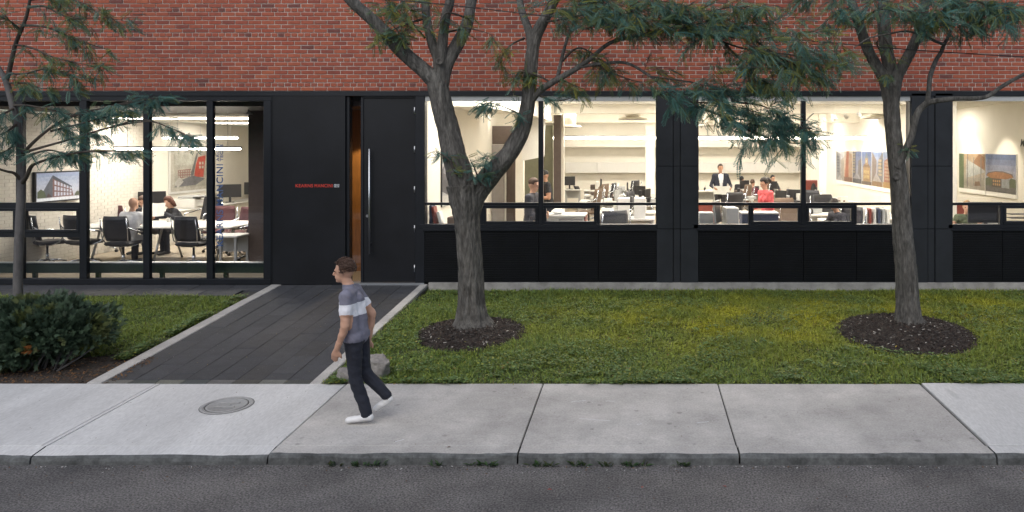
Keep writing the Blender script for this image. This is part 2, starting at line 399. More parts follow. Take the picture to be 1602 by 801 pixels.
for i in range(8):
    a, b = PX0 + (PX1-PX0)*i/8, PX0 + (PX1-PX0)*(i+1)/8
    cc = (0.11,0.108,0.105) if i % 2 == 0 else (0.05,0.05,0.052)
    m_ = MB(); slope_box(m_, a+0.003, b-0.003, SWB+0.012, SWB+0.128, -0.005, 0.05, col=tuple(x*random.uniform(.85,1.15) for x in cc), bev=0.004)
    m_.build('paver', M['paver'], path, color=True)
for nm, xa, xb in (('path_edging', FX(425.4), PX0-0.004), ('path_edging', PX1+0.004, FX(669.5))):
    m_ = MB(); slope_box(m_, xa+0.01, xb-0.01, SWB+0.006, -0.002, -0.02, 0.14); ed = struct(m_.build(nm, M['jointdark']))
    y = -0.002
    while y > SWB + 0.03:
        yb = max(y - 0.9, SWB + 0.006); m_ = MB(); slope_box(m_, xa, xb, yb + 0.003, y - 0.001, 0.006 + random.uniform(-.003,.003), 0.12, bev=0.008)
        m_.build('edging_block', M['concrete'], ed); y = yb
# strip of pavers below the meeting room glass
sb = MB(); slope_box(sb, -13.5, FX(424.5)-0.005, -0.70, 0.0, -0.03, 0.12); st = struct(sb.build('paver_strip', M['joint']))
for r_ in range(2):
    x = FX(424.5) - 0.006 - (0.28 if r_ else 0)
    while x > -13.2:
        m_ = MB(); slope_box(m_, x - 0.565, x - 0.004, -0.345*(r_+1)+0.003, -0.345*r_ - 0.004, -0.003 + random.uniform(-.003,.003), 0.05, col=tuple(c*1.05 for c in paver_col()), bev=0.004)
        m_.build('paver', M['paver'], st, color=True); x -= 0.57

# lawns (soil sheet under the blades), mounded beds round the big trees
BEDS = []   # (x, y, r)
for px, r in ((737.5, 0.70), (1417, 0.88)):
    d = lawn_d(521); BEDS.append(((px-PX)*d/F, d-DF, r))
def dip(y, x=9): return -0.075*max(0.0, 1+y/1.6) if x > -4 else 0.0
def mound(x, y):
    h = 0
    for bx, by, r in BEDS:
        q = math.hypot(x-bx, y-by) / r
        if q < 1: h += 0.07 * (1-q*q)
    return h
def sheet(x0, x1, y0, y1, off, nx, ny):
    vs = []; fs = []
    for j in range(ny+1):
        for i in range(nx+1):
            x = x0 + (x1-x0)*i/nx; y = y0 + (y1-y0)*j/ny
            vs.append((x, y, gz(y) + off + dip(y, x) + mound(x, y) + 0.012*mnoise.noise(Vector((x*2, y*2, 0)))))
    for j in range(ny):
        for i in range(nx):
            q = j*(nx+1)+i; fs.append((q, q+1, q+nx+2, q+nx+1))
    return MB().add(vs, fs, 0, True)
LX0 = FX(669.5) + 0.003; LXL = FX(425.4) - 0.003
struct(sheet(LX0, 12, SWB+0.002, -0.06, -0.022, 160, 60).build('lawn', M['lawn']))
struct(sheet(-13.5, LXL, SWB+0.002, -0.70, -0.022, 90, 50).build('lawn', M['lawn']))

# ================================================================== building
B = thing('office_building', 'red brick office building with black framed ground floor glazing and lit rooms', 'building')
ZB = FZ(142.5)                                       # underside of the brick
ZT = 7.2; XL, XR = -14.0, 11.0
wall = MB().box(XL, XR, 0.006, 0.30, ZB, ZT).build('brick_wall', M['mortar'], B)
TONES_ = [(0.295,0.072,0.043),(0.27,0.064,0.041),(0.315,0.080,0.046),(0.21,0.052,0.038),(0.285,0.062,0.037),(0.145,0.045,0.040),(0.25,0.072,0.050),(0.34,0.092,0.05)]
TONES = [(r*0.95, g*0.98, b*0.88) for r, g, b in TONES_]
BW, BH = 20.6/SF, 6.51/SF; mj = 0.012
meshes = {}
def brick_mesh(kind, t, dz):
    k = (kind, t, dz)
    if k not in meshes:
        L = (BW if kind == 's' else BW/2) - mj; h = BH - mj; m_ = MB(); y0 = -0.004 - dz*0.0022
        e = 0.003
        vs = [(0,0.012,0),(L,0.012,0),(L,0.012,h),(0,0.012,h),(0,y0+e,0),(L,y0+e,0),(L,y0+e,h),(0,y0+e,h),(e,y0,e),(L-e,y0,e),(L-e,y0,h-e),(e,y0,h-e)]
        fs = [(0,1,5,4),(1,2,6,5),(2,3,7,6),(3,0,4,7),(4,5,9,8),(5,6,10,9),(6,7,11,10),(7,4,8,11),(8,9,10,11)]
        m_.add(vs, fs, 0, False, TONES[t]); meshes[k] = (m_, m_.mesh('brick', M['brick'], True))
    return meshes[k]
rest = MB(); single = 0; nrow = int((ZT - ZB) / BH)
for r_ in range(nrow):
    z = ZB + r_*BH + mj*0.5; hd = (r_ % 6 == 1); kind = 'h' if hd else 's'; w_ = BW/2 if hd else BW
    off = (BW*0.25 if hd else (0.0 if r_ % 2 == 0 else BW/2))
    x = XL - off + FX(421.0) % BW
    while x < XR - BW:
        if x > XL + 0.01:
            t = min(int(abs(random.gauss(0, 2.6))), 7); dz = random.randrange(3)
            mb_, me_ = brick_mesh(kind, t, dz); px, py = PX + x*SF, PY - (z-CZ)*SF
            if single < 300 and 215 < px < 590 and 4 < py < 141 and not hd and not (py < 110 and px > 520):
                link('brick', me_, wall, (x, 0, z)); single += 1
            else:
                rest.add([(vx+x, vy, vz+z) for vx, vy, vz in mb_.v], mb_.f, 0, False, TONES[t])
        x += w_
tag(rest.build('brick_field', M['brick'], wall, color=True), kind='stuff')
# upper floor body, roof, side walls
MB().box(XL, XR, 0.301, 18.2, 3.5, ZT).build('upper_storey', M['mortar'], B)
MB().box(XL-0.02, XR+0.02, -0.05, 18.25, ZT+0.002, ZT+0.14).build('parapet', M['black'], B)

# fascia over the openings, concrete footing
MB().box(XL, XR, -0.03, 0.30, FZ(150), ZB-0.002).build('fascia', M['black'], B)
ft = MB()
ft.box(LX0+0.02, XR, -0.055, 0.25, -0.35, FZ(441.5)); ft.build('footing', M['footing'], B)
MB().box(XL, LX0+0.018, -0.0, 0.25, -0.35, -0.02).build('footing', M['footing'], B)

def frame_bar(mb, x0, x1, z0, z1, y0=-0.02, y1=0.10): mb.box(x0, x1, y0, y1, z0, z1, bev=0.004)
def pane(par, px0, px1, py0, py1, y=0.045):
    MB().box(FX(px0)-0.01, FX(px1)+0.01, y, y+0.012, FZ(py1)-0.01, FZ(py0)+0.01).build('pane', M['glass'], par)
def bar(par, px0, px1, py0, py1, y0=-0.02, y1=0.062, name='mullion', mt='black'):
    m_ = MB(); frame_bar(m_, FX(px0), FX(px1), FZ(py1), FZ(py0), y0, y1); return m_.build(name, M[mt], par)
def sash(par, px0, px1, py0, py1, t=6.5):
    m_ = MB(); x0, x1, z0, z1 = FX(px0), FX(px1), FZ(py1), FZ(py0); e = t/SF
    frame_bar(m_, x0, x1, z0, z0+e, -0.026, 0.045); frame_bar(m_, x0, x1, z1-e, z1, -0.026, 0.045)
    frame_bar(m_, x0, x0+e, z0+e, z1-e, -0.025, 0.045); frame_bar(m_, x1-e, x1, z0+e, z1-e, -0.025, 0.045)
    m_.build('vent_sash', M['black'], par); pane(par, px0+t, px1-t, py0+t, py1-t, 0.02)

# meeting room glazing
gm = MB(); frame_bar(gm, FX(-110), FX(425), FZ(158), FZ(150)-0.002, -0.015, 0.12)
gz1 = gm.build('curtain_wall', M['black'], B)
gm = MB(); frame_bar(gm, FX(-110), FX(425), 0.0, FZ(436), -0.03, 0.12); gm.build('sill_rail', M['black'], gz1)
cols = [(-110,-100),(-68,-58),(26.5,37),(125.5,137),(225,235),(324,334),(413,425)]
for a, b in cols: bar(gz1, a, b, 158.2, 435.8, -0.025, 0.06)
for (a, b), (c, d) in zip(cols[:-1], cols[1:]):
    if c > 130: pane(gz1, b, c, 158, 436)
    else:
        pane(gz1, b, c, 158, 317); pane(gz1, b, c, 371, 436)
        bar(gz1, b+.2, c-.2, 317, 325.5, -0.02, 0.06, 'transom'); bar(gz1, b+.2, c-.2, 364, 371, -0.02, 0.06, 'transom')
        sash(gz1, b+.3, c-.3, 325.7, 363.8, 4.5)
# text on the glass: letters read upwards
def text_mesh(s, size, mt, parent, name='lettering', ext=0.0015, spacing=1.0):
    cu = bpy.data.curves.new('txt', 'FONT'); cu.body = s; cu.size = size; cu.extrude = ext; cu.space_character = spacing; cu.offset = 0.012*size
    o = bpy.data.objects.new('txt', cu); COL.objects.link(o); bpy.context.view_layer.update()
    me = bpy.data.meshes.new_from_object(o.evaluated_get(bpy.context.evaluated_depsgraph_get())); bpy.data.objects.remove(o)
    me.materials.clear(); me.materials.append(mt); me.name = name
    return link(name, me, parent)
def fit(o, wid): 
    xs = [v.co.x for v in o.data.vertices]; k = wid / (max(xs)-min(xs)); return k, min(xs)
def place_text(s, mt, parent, x, z, length, height, y, vertical, name='lettering', spacing=1.0):
    o = text_mesh(s, 1.0, mt, parent, name, 0.002, spacing)
    xs = [v.co.x for v in o.data.vertices]; ys = [v.co.y for v in o.data.vertices]
    kx = length/(max(xs)-min(xs)); ky = height/(max(ys)-min(ys)); x0, y0 = min(xs), min(ys)
    for v in o.data.vertices:
        a, b = (v.co.x-x0)*kx, (v.co.y-y0)*ky; t = v.co.z
        v.co = (x + a, y - t, z + b) if not vertical else (x + height - b, y - t, z + a)
    return o
tx = FX(336.5)
place_text('KEARNS MANCINI', M['blue_letter'], gz1, tx, FZ(385.5), (385.5-257)/SF, 10.5/SF, 0.040, True, spacing=1.08)
place_text('ARCHI', M['blue_letter'], gz1, tx, FZ(252.5), (252.5-226)/SF, 4.6/SF, 0.040, True)
place_text('TECTS', M['blue_letter'], gz1, tx+5.8/SF, FZ(252.5), (252.5-226)/SF, 4.6/SF, 0.040, True)

# black entrance wall with the firm's name
ew = MB().box(FX(425)+0.003, FX(541), -0.022, 0.16, 0.0, FZ(144.5), bev=0.004).build('entrance_panel', M['panel'], B)
MB().box(FX(426.5), FX(428), -0.026, -0.02, 0.02, FZ(146)).build('panel_joint', M['ribbed'], ew)
place_text('KEARNS', M['red_letter'], ew, FX(463.5), FZ(293), 27.2/SF, 5.2/SF, -0.0235, False, spacing=1.1)
place_text('MANCINI', M['red_letter'], ew, FX(493.0), FZ(293), 28.2/SF, 5.2/SF, -0.0235, False, spacing=1.1)
place_text('ARCHI', M['white_letter'], ew, FX(523), FZ(290.2), 8.4/SF, 2.2/SF, -0.0235, False)
place_text('TECTS', M['white_letter'], ew, FX(523), FZ(293), 8.4/SF, 2.2/SF, -0.0235, False)
# entrance: recessed sidelight and tall door
en = MB(); frame_bar(en, FX(541)+.002, FX(546), 0.0, FZ(150)-.003, 0.02, 0.16); frame_bar(en, FX(563.5), FX(568), 0.0, FZ(150)-.003, 0.02, 0.16)
frame_bar(en, FX(650), FX(664.5), 0.0, FZ(150)-.003, -0.02, 0.16)
frame_bar(en, FX(568)+.002, FX(650)-.002, FZ(153), FZ(150)-.004, 0.0, 0.16)
ef = en.build('door_frame', M['black'], B); pane(ef, 546, 563.5, 152, 440, 0.09)
dr = MB().box(FX(568.5), FX(649.5), 0.025, 0.075, 0.035, FZ(153.3), bev=0.004).build('entrance_door', M['panel'], B)
dm = MB(); x0, x1, z0, z1 = FX(570.5), FX(647.5), 0.06, FZ(155.5)
hd_ = MB().tube([(FX(579.5),-0.055,FZ(397)),(FX(579.5),-0.055,FZ(233))], 0.0165, 12); hd_.tube([(FX(579.5),-0.055,FZ(380)),(FX(579.5),0.03,FZ(380))],0.009,8); hd_.tube([(FX(579.5),-0.055,FZ(250)),(FX(579.5),0.03,FZ(250))],0.009,8)
hd_.build('pull_handle', M['steel'], dr)
for py in (173, 234, 297, 358, 420):
    MB().tube([(FX(648.3),0.012,FZ(py+5.5)),(FX(648.3),0.012,FZ(py-5.5))], 0.012, 8).build('hinge', M['steel'], dr)
lk = MB().tube([(FX(574.3),0.03,FZ(338)),(FX(574.3),0.008,FZ(338))], 0.024, 14); lk.build('lock_cylinder', M['steel'], dr)
MB().box(FX(541)+.004, FX(664), -0.03, 0.16, -0.03, 0.0295).build('threshold', M['alu'], B)

# office windows: (frame left, frame right, mullion, lower divisions)
def office_window(x0, x1, mull, divs, sashes):
    m_ = MB(); frame_bar(m_, FX(x0-8), FX(x1+3), FZ(357), FZ(351), -0.03, 0.14); frame_bar(m_, FX(x0-8), FX(x0), FZ(351)+.002, FZ(150)-.003, 0.0, 0.12)
    frame_bar(m_, FX(x1), FX(x1+3), FZ(351)+.002, FZ(150)-.003, 0.0, 0.12)
    wn = m_.build('office_window', M['black'], B)
    MB().box(FX(x0), FX(x1), 0.0, 0.10, FZ(158), FZ(150)-.004).build('blind_box', M['greyplastic'], wn)
    MB().box(FX(x0)-.03, FX(x1)+.02, -0.045, 0.1, FZ(361), FZ(357)-.002, bev=.004).build('sill', M['black'], wn)
    for (a, b) in mull: bar(wn, a, b, 158, 350.9, -0.022, 0.062)
    ed = [x0] + [v for ab in mull for v in ab] + [x1]
    for a, b in zip(ed[0::2], ed[1::2]):
        pane(wn, a, b, 158, 317); bar(wn, a+.1, b-.1, 317, 321, -0.018, 0.06, 'transom')
    for a, b in divs: bar(wn, a, b, 321.2, 350.8, -0.02, 0.06)
    for (a, b, s_) in sashes:
        if s_: sash(wn, a+.2, b-.2, 321.3, 350.7, 4.6)
        else: pane(wn, a, b, 321, 351)
    return wn
office_window(665, 1026, [(842.5,850)], [(751,756),(934,938.5)], [(665,751,0),(756,842.5,1),(850,934,1),(938.5,1026,0)])
office_window(1093, 1424, [(1253,1260.5)], [(1171,1174),(1336,1340)], [(1093,1171,0),(1174,1253,1),(1260.5,1336,1),(1340,1424,0)])
office_window(1490.5, 1835, [(1652,1659)], [(1564,1569),(1742,1746)], [(1490.5,1564,0),(1569,1652,1),(1659,1742,1),(1746,1835,0)])
# ribbed black cladding below the sills: one panel per bay
for a, b in ((656,751.6),(752.4,842.6),(843.4,935.6),(936.4,1026.5),(1093,1171.6),(1172.4,1256.6),(1257.4,1339.6),(1340.4,1424.5),(1490.5,1567.6),(1568.4,1658),(1659,1750),(1751,1838)):
    m_ = MB(); z0, z1 = FZ(441.2), FZ(361.2); n = 29; p = (z1-z0)/n; xa, xb = FX(a), FX(b)
    m_.box(xa, xb, 0.0, 0.04, z0, z1)
    for i in range(n): m_.box(xa, xb, -0.014, 0.001, z0+p*i+p*0.12, z0+p*i+p*0.72)
    m_.build('ribbed_panel', M['ribbed'], B)
MB().box(FX(656), FX(1838), 0.043, 0.11, -0.06, FZ(358)).build('panel_backing', M['ribbed'], B)  # unseen backing board added to keep room light out of the panel seams
# dark columns: two flat faces with a reveal, three lifts
for x0, x1 in ((1026.8,1092.6),(1424.8,1490)):
    c = MB().box(FX(x0)+.0035, FX(x1)-.0035, 0.0, 0.25, FZ(442), FZ(146)).build('column', M['ribbed'], B)
    a, b = x0 + (x1-x0)*0.40, x0 + (x1-x0)*0.57
    for (p0, p1, yo) in ((x0+.4, a-.5, -0.03), (a+.5, b-.5, -0.012), (b+.5, x1-.4, -0.03)):
        for (q0, q1) in ((146.2,259.6),(260.4,357.6),(358.4,441.8)):
            MB().box(FX(p0), FX(p1), yo, 0.01, FZ(q1), FZ(q0), bev=0.003).build('cladding_panel', M['slate'], c)
bw_ = MB().box(FX(1838)+.003, XR, -0.02, 0.25, -0.02, FZ(150)-.004).build('end_wall', M['panel'], B)
MB().box(XL, FX(-110)-.003, -0.02, 0.25, 0.0, FZ(150)-.004).build('end_wall', M['panel'], B)

# ------------------------------------------------------------------ rooms behind the glass
BWX = -11.7
def part(name, mt, *boxes):
    m_ = MB()
    for b_ in boxes: m_.box(*b_)
    return m_.build(name, M[mt], B)
part('floor_slab', 'floor', (BWX-0.6, 10.5, 0.13, 17.9, FLOOR-0.2, FLOOR))
# meeting room: dark soffit by the glass, pale ceiling, painted brick side wall
part('soffit', 'darkwood', (BWX, -5.62, 0.31, 3.2, 2.95, 3.1))
part('ceiling', 'cream', (BWX, -3.73, 3.2, 15.2, 2.90, 3.1))
lw = part('painted_brick_wall', 'mortar', (BWX-0.3, BWX-0.006, 0.13, 6.0, FLOOR, 2.94))
pb_mesh = {}
n_ = 0; extra = MB(); z = FLOOR
while z < 2.86:
    y = 0.14 - (0.11 if int(round((z-FLOOR)/0.0686)) % 2 else 0)
    while y < 5.9:
        ya, yb = max(y, 0.135), min(y + 0.207, 5.99)
        if yb - ya > 0.03: extra.box(BWX-0.02, BWX + random.uniform(-0.002, 0.002), ya, yb, z+0.006, z+0.0656)
        y += 0.217
    z += 0.0686
tag(extra.build('painted_brick_courses', M['whitebrick'], lw), kind='stuff')
part('side_wall', 'white', (BWX-0.35, BWX-0.1, 6.03, 15.2, FLOOR, 2.899))
part('rear_wall', 'white', (BWX-0.1, -3.6, 11.0, 11.2, FLOOR, 2.899))
part('partition_dark', 'brown', (-7.43, -5.62, 2.0, 2.12, FLOOR, 2.949), (-5.62, -5.5, 0.17, 3.2, FLOOR, 3.1))
part('partition_dark', 'brown', (-7.6, -7.5, 3.2, 9.0, FLOOR, 2.899))
gp = MB().box(-7.75, -7.70, 3.0, 5.0, FLOOR, 2.89).build('glass_partition', M['grey'], B)
# vestibule
part('vestibule_wood_wall', 'wood', (-5.49, -3.75, 1.7, 1.8, FLOOR, 3.0))
part('vestibule_ceiling', 'brown', (-5.49, -3.72, 0.31, 1.7, 2.95, 3.05))
part('reception_side_wall', 'white', (-3.72, -3.6, 0.17, 6.0, FLOOR, 3.25))
# open office
part('office_ceiling', 'cream', (-3.6, 10.5, 0.31, 17.9, 3.3, 3.42))
part('ceiling_beam', 'cream', (-3.6, 6.2, 2.6, 2.95, 3.12, 3.299))
part('ceiling_beam', 'cream', (-3.6, 6.2, 5.4, 5.75, 3.05, 3.299))
part('ceiling_beam', 'cream', (-2.9, 6.2, 9.2, 9.6, 2.95, 3.299))
part('rear_wall', 'white', (-3.6, 6.2, 17.6, 17.8, FLOOR, 3.3))
part('rear_bulkhead', 'white', (-2.96, 6.19, 16.9, 17.59, 2.263, 3.298))
part('poster_wall', 'white', (6.2, 6.32, 2.7, 17.6, FLOOR, 3.3))
part('side_wall', 'white', (8.66, 8.8, 0.3, 15.0, FLOOR, 3.3))
part('rear_wall', 'white', (6.33, 8.659, 10.0, 10.2, FLOOR, 3.3))
part('side_wall', 'white', (-3.72, -3.6, 6.001, 17.6, FLOOR, 3.29))
# reception group seen through the left bay
d = 19.0; yy = d - DF
def wpart(name, mt, px0, px1, py0, py1, d, th=0.1):
    a = P(px0, py1, d); b = P(px1, py0, d); return part(name, mt, (a.x, b.x, a.y, a.y+th, max(a.z, FLOOR), b.z))
wpart('grey_partition', 'grey', 716, 789, 226, 400, 19.2)
wpart('partition_post', 'laminate', 789.5, 791.5, 258, 400, 19.1, .06)
wpart('dark_partition', 'brown', 792, 806, 230, 400, 19.2)
wpart('dark_niche', 'brown', 768, 801, 197, 225.6, 19.25)
wpart('white_column', 'white', 806.5, 818, 165, 400, 18.6, .3)
wpart('olive_partition', 'olive', 820, 865, 196, 400, 20.4)
wpart('brown_column', 'brown', 866, 877.5, 180, 400, 20.0, .35)
wpart('wall_return', 'white', 878, 882, 165, 400, 20.1, .2)
wpart('pipe_column', 'white', 1010, 1024, 178, 400, 22.5, .3)
wpart('pipe_column', 'white', 1282, 1293, 165, 400, 22.0, .25)
s_ = MB().prism([(-3.55, 3.29), (-2.0, 3.29), (-2.0, 2.86), (-3.0, 3.02), (-3.55, 3.02)], 1.6, 5.0); s_.build('reception_soffit', M['white'], B)
s_ = MB().prism([(-2.62, 2.96), (-2.10, 2.93), (-2.12, 2.05), (-2.62, 1.95)], 4.6, 4.66); s_.build('hung_banner', M['paper'], B)
# wall cabinets on the rear wall
xa = P(885, 0, 30.4).x; x = xa
cab = None
i = 0
while x < 6.0:
    if not (P(1014,0,30.4).x < x < P(1022,0,30.4).x):
        o = MB().box(x+.004, x+1.22, 17.25, 17.598, 1.27, 1.67, bev=.004).build('wall_cabinet', M['laminate'])
        tag(o, 'white wall cabinet door in the long row on the rear office wall', 'cabinet', 'cabinets along the rear office wall')
    x += 1.225
# ================================================================== lamps
def pendant(label, x0, x1, y, z, hang=None, rad=0.03, group=None, mt='tube'):
    t = thing('linear_pendant', label, 'pendant light', ((x0+x1)/2, y, z), 0, group); h = (x1-x0)/2
    MB().tube([(-h,0,0),(h,0,0)], rad, 10).build('lamp_tube', M[mt], t)
    MB().box(-h-0.02, h+0.02, -0.028, 0.028, rad+0.002, rad+0.035).build('housing', M['greyplastic'], t)
    for s_ in (-0.8, 0.0, 0.8): MB().tube([(h*s_,0,rad+0.03),(h*s_,0,(hang or 3.29)-z)], 0.004, 5).build('suspension_wire', M['steel'], t)
    return t
pendant('short white tube light hung over the near side of the meeting table', P(180,0,15.5).x, P(376,0,15.5).x, 15.5-DF, P(0,233,15.5).z, 2.95, 0.016, mt='tube2')
pendant('white tube light hung over the far chairs of the meeting room', P(255,0,18.5).x, P(372,0,18.5).x, 18.5-DF, P(0,216,18.5).z, 2.90, 0.014, mt='tube2')
pendant('long white tube light running across the office nearest the windows', P(826,0,20.8).x, 6.0, 20.8-DF, P(0,216,20.8).z, 3.29, 0.035)
def fill_panel(label, x, y, z, sx=1.2, sy=0.6):  # glowing ceiling panels added to fill the rooms with light
    t = thing('added_fill_light', label, 'ceiling light', (x, y, z), 0, 'added ceiling fill lights')
    MB().box(-sx/2-.03, sx/2+.03, -sy/2-.03, sy/2+.03, -.012, -.001).build('frame', M['laminate'], t); MB().box(-sx/2, sx/2, -sy/2, sy/2, -.016, -.0125).build('fill_emitter', M['fillpanel'], t)
for y in (1.5, 4.2, 7.6, 11.5, 15.0):
    for x in (-1.6, 0.6, 2.8, 5.0): fill_panel('added fill light panel on the ceiling over the office desks', x, y, 3.299)
for x, y in ((-10.8,4.3),(-9.4,4.3),(-8.2,4.3),(-10.6,7.6)): fill_panel('added fill light panel on the ceiling over the meeting room', x, y, 2.899, 1.1, .6)
fill_panel('added fill light panel in the room with the two wide pictures', 7.5, 2.2, 3.299); fill_panel('added fill light panel at the back of the small picture room', 7.5, 7.8, 3.299); fill_panel('added fill light panel over the reception corner', -3.0, 5.6, 3.299, .8, .6)
fill_panel('added fill light panel behind the forked tree by the reception', -2.75, 1.2, 3.299, 1.0, .5)
def diffuser(label, px, py, d, r, elbow=False):
    c = P(px, py, d); t = thing('ceiling_diffuser', label, 'air diffuser', c)
    MB().lathe([(r,-0.02),(r,0.0),(r*0.92,0.025),(r*0.42,0.05),(r*0.4,0.08)], n=32).build('diffuser_disc', M['cream'], t)
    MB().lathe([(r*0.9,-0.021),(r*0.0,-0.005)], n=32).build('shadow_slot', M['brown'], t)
    if elbow:
        pts = [(0,0,0.05),(0,0,0.22),(-0.02,0.1,0.32),(-0.03,0.28,0.36),(-0.03,0.6,0.36)]
        MB().tube(pts, 0.2, 18).build('duct_elbow', M['cream'], t)
    else:
        MB().lathe([(0.19,0.06),(0.19,3.29-c.z)], n=24).build('duct_collar', M['cream'], t)
    return t
diffuser('round white air diffuser on a short duct below the ceiling by the dark column', 990, 186, 19.5, 0.36)
diffuser('round white air diffuser under a curved duct elbow beside the brown column', 889, 198, 20.5, 0.34, True)
diffuser('round air diffuser hung near the poster wall', 1372, 184, 20.0, 0.40)
diffuser('small round air diffuser behind the hanging leaves', 1112, 196, 20.5, 0.33)
def spot(label, loc, aim, pw, size=46):
    t = thing('track_spotlight', label, 'spotlight', loc, 0, 'track spotlights'); v = (Vector(aim) - Vector(loc))
    n = v.normalized()
    MB().tube([Vector((0,0,0)) - n*0.10, Vector((0,0,0)) + n*0.02], [0.035,0.05], 12).build('lamp_head', M['laminate'], t)
    MB().tube([(0,0,0),(0,0,3.29-loc[2])], 0.008, 6).build('stem', M['laminate'], t)
    L = bpy.data.lights.new('spot_lamp', 'SPOT'); L.energy = pw; L.spot_size = R(size); L.spot_blend = 0.5; L.color = (1,0.88,0.7); L.shadow_soft_size = 0.03
    o = bpy.data.objects.new('spot_lamp', L); COL.objects.link(o); o.parent = t; o.location = n*0.03
    o.rotation_euler = v.to_track_quat('-Z', 'Y').to_euler()
for k in range(6): spot('small white track spotlight aimed at the row of city pictures', (5.1, 5.2+k*1.15, 2.98), (6.2, 5.2+k*1.15, 1.6), 40)
for yk in (5.55, 7.45): spot('small white track spotlight aimed at the two wide pictures', (7.35, yk, 3.0), (8.66, yk, 1.55), 75, 58)
dl = thing('downlight', 'small recessed downlight over the wood wall behind the entrance door', 'downlight', (-4.7, 0.9, 2.94))
MB().lathe([(0.07,0.0),(0.07,0.012),(0.05,0.012),(0.05,0.002),(0.0,0.002)], n=20).build('trim_ring', M['steel'], dl)
L = bpy.data.lights.new('downlight_lamp', 'SPOT'); L.energy = 60; L.spot_size = R(110); L.color = (1,0.75,0.45); L.shadow_soft_size = 0.04
o = bpy.data.objects.new('downlight_lamp', L); COL.objects.link(o); o.parent = dl; o.location = (0,0,-0.02)
dp = P(389, 179, 14.3)
dl2 = thing('hanging_spot', 'small black spotlight hanging from the dark meeting room soffit', 'spotlight', dp)
MB().tube([(0,0,0.02),(0,0,2.949-dp.z)], 0.012, 6).build('stem', M['blackplastic'], dl2); MB().lathe([(0.02,0.05),(0.06,0.02),(0.065,0.0),(0,0.004)], n=16).build('shade', M['laminate'], dl2)

# ================================================================== furniture
def make_chair(label, cat_mat, group):
    t = thing('office_chair', label, 'chair', (0,0,0), 0, group)
    def panel(z0, z1, y0, y1, wd, nx=8, nz=6, th=0.035, curve=0.06, bow=0.03):
        m_ = MB(); vs = []
        for side in (0, 1):
            for j in range(nz+1):
                for i in range(nx+1):
                    u = i/nx*2-1; v = j/nz
                    wz = wd * (1 - 0.10*(2*v-1)**4 - 0.05*v)
                    y = y0 + (y1-y0)*v + bow*math.sin(math.pi*v) + curve*u*u + (th if side else 0)
                    vs.append((u*wz/2, y, z0 + (z1-z0)*v))
        n = (nx+1)*(nz+1); fs = []
        for j in range(nz):
            for i in range(nx):
                q = j*(nx+1)+i; fs.append((q, q+1, q+nx+2, q+nx+1)); fs.append((n+q, n+q+nx+1, n+q+nx+2, n+q+1))
        rim = [i for i in range(nx+1)] + [(j+1)*(nx+1)-1 for j in range(1, nz+1)] + [nz*(nx+1)+i for i in range(nx-1,-1,-1)] + [j*(nx+1) for j in range(nz-1,0,-1)]
        for a, b in zip(rim, rim[1:]+rim[:1]): fs.append((b, a, a+n, b+n))
        return m_.add(vs, fs, 0, True)
    panel(0.52, 1.0, -0.20, -0.30, 0.50, curve=0.05, bow=-0.02).build('backrest', cat_mat, t)
    st = MB(); st.box(-0.25, 0.25, -0.22, 0.26, 0.43, 0.50, bev=0.03); st.build('seat', cat_mat, t)
    for s_ in (-1, 1):
        pts = [(s_*0.25,-0.275,0.80),(s_*0.285,-0.20,0.74),(s_*0.30,0.0,0.69),(s_*0.30,0.16,0.67),(s_*0.30,0.20,0.60),(s_*0.28,0.14,0.47),(s_*0.22,0.02,0.42),(s_*0.08,-0.03,0.40)]
        MB().tube(pts, [0.011,0.012,0.016,0.016,0.013,0.012,0.012,0.012], 8).build('armrest', M['chrome'], t)
        MB().tube([(s_*0.245,-0.305,0.97),(s_*0.255,-0.27,0.75),(s_*0.24,-0.235,0.54),(s_*0.14,-0.16,0.42),(0,-0.05,0.40)], 0.011, 6).build('back_frame', M['chrome'], t)
    MB().tube([(0,0,0.10),(0,0,0.25),(0,0,0.251),(0,0,0.43)], [0.03,0.03,0.02,0.02], 10).build('column', M['chrome'], t)
    for k in range(5):
        a = 2*math.pi*k/5 + 0.3; x, y = math.cos(a), math.sin(a)
        lg = MB().tube([(0.02*x,0.02*y,0.12),(0.17*x,0.17*y,0.105),(0.31*x,0.31*y,0.075)], [0.024,0.02,0.014], 6).build('base_leg', M['chrome'], t)
        MB().tube([(0.31*x-0.022*y,0.31*y+0.022*x,0.03),(0.31*x+0.022*y,0.31*y-0.022*x,0.03)], 0.03, 10).build('castor', M['blackplastic'], lg)
    return t
def at(px, d, z=FLOOR): return Vector(((px-PX)*d/F, d-DF, z))
cb = make_chair('black leather swivel chair with chrome arms carrying the bald man at the meeting table', M['leather'], 'meeting room chairs'); cb.location = at(193, 15.15)
dup(cb, at(303, 15.1), R(-6), 'empty black leather swivel chair with chrome arms behind the meeting room lettering')
dup(cb, at(74, 15.3), R(-42), 'black swivel chair turned towards the wall screen behind the low window sash')
dup(cb, at(131, 15.35), R(-20), 'black swivel chair half hidden behind the wide black mullion')
dup(cb, at(392, 15.9), R(70), 'black swivel chair at the right end of the meeting table by the dark wall')
dup(cb, at(316, 18.6), R(155), 'tall black chair turned away beside the copier', scale=1.12)
cm = make_chair('maroon swivel chair across the meeting table from the empty black chair', M['maroon'], 'meeting room chairs'); cm.location = at(343, 17.3); cm.rotation_euler.z = R(180)
dup(cm, at(165, 17.4), R(183), 'maroon swivel chair on the brick wall side of the meeting table')
dup(cm, at(377, 17.0), R(160), 'maroon swivel chair near the glass partition of the meeting room')
ct = make_chair('taupe desk chair beside the small phone table in the office', M['tan'], 'office desk chairs'); ct.location = at(921, 21.2); ct.rotation_euler.z = R(75); ct.scale = (1.2,)*3
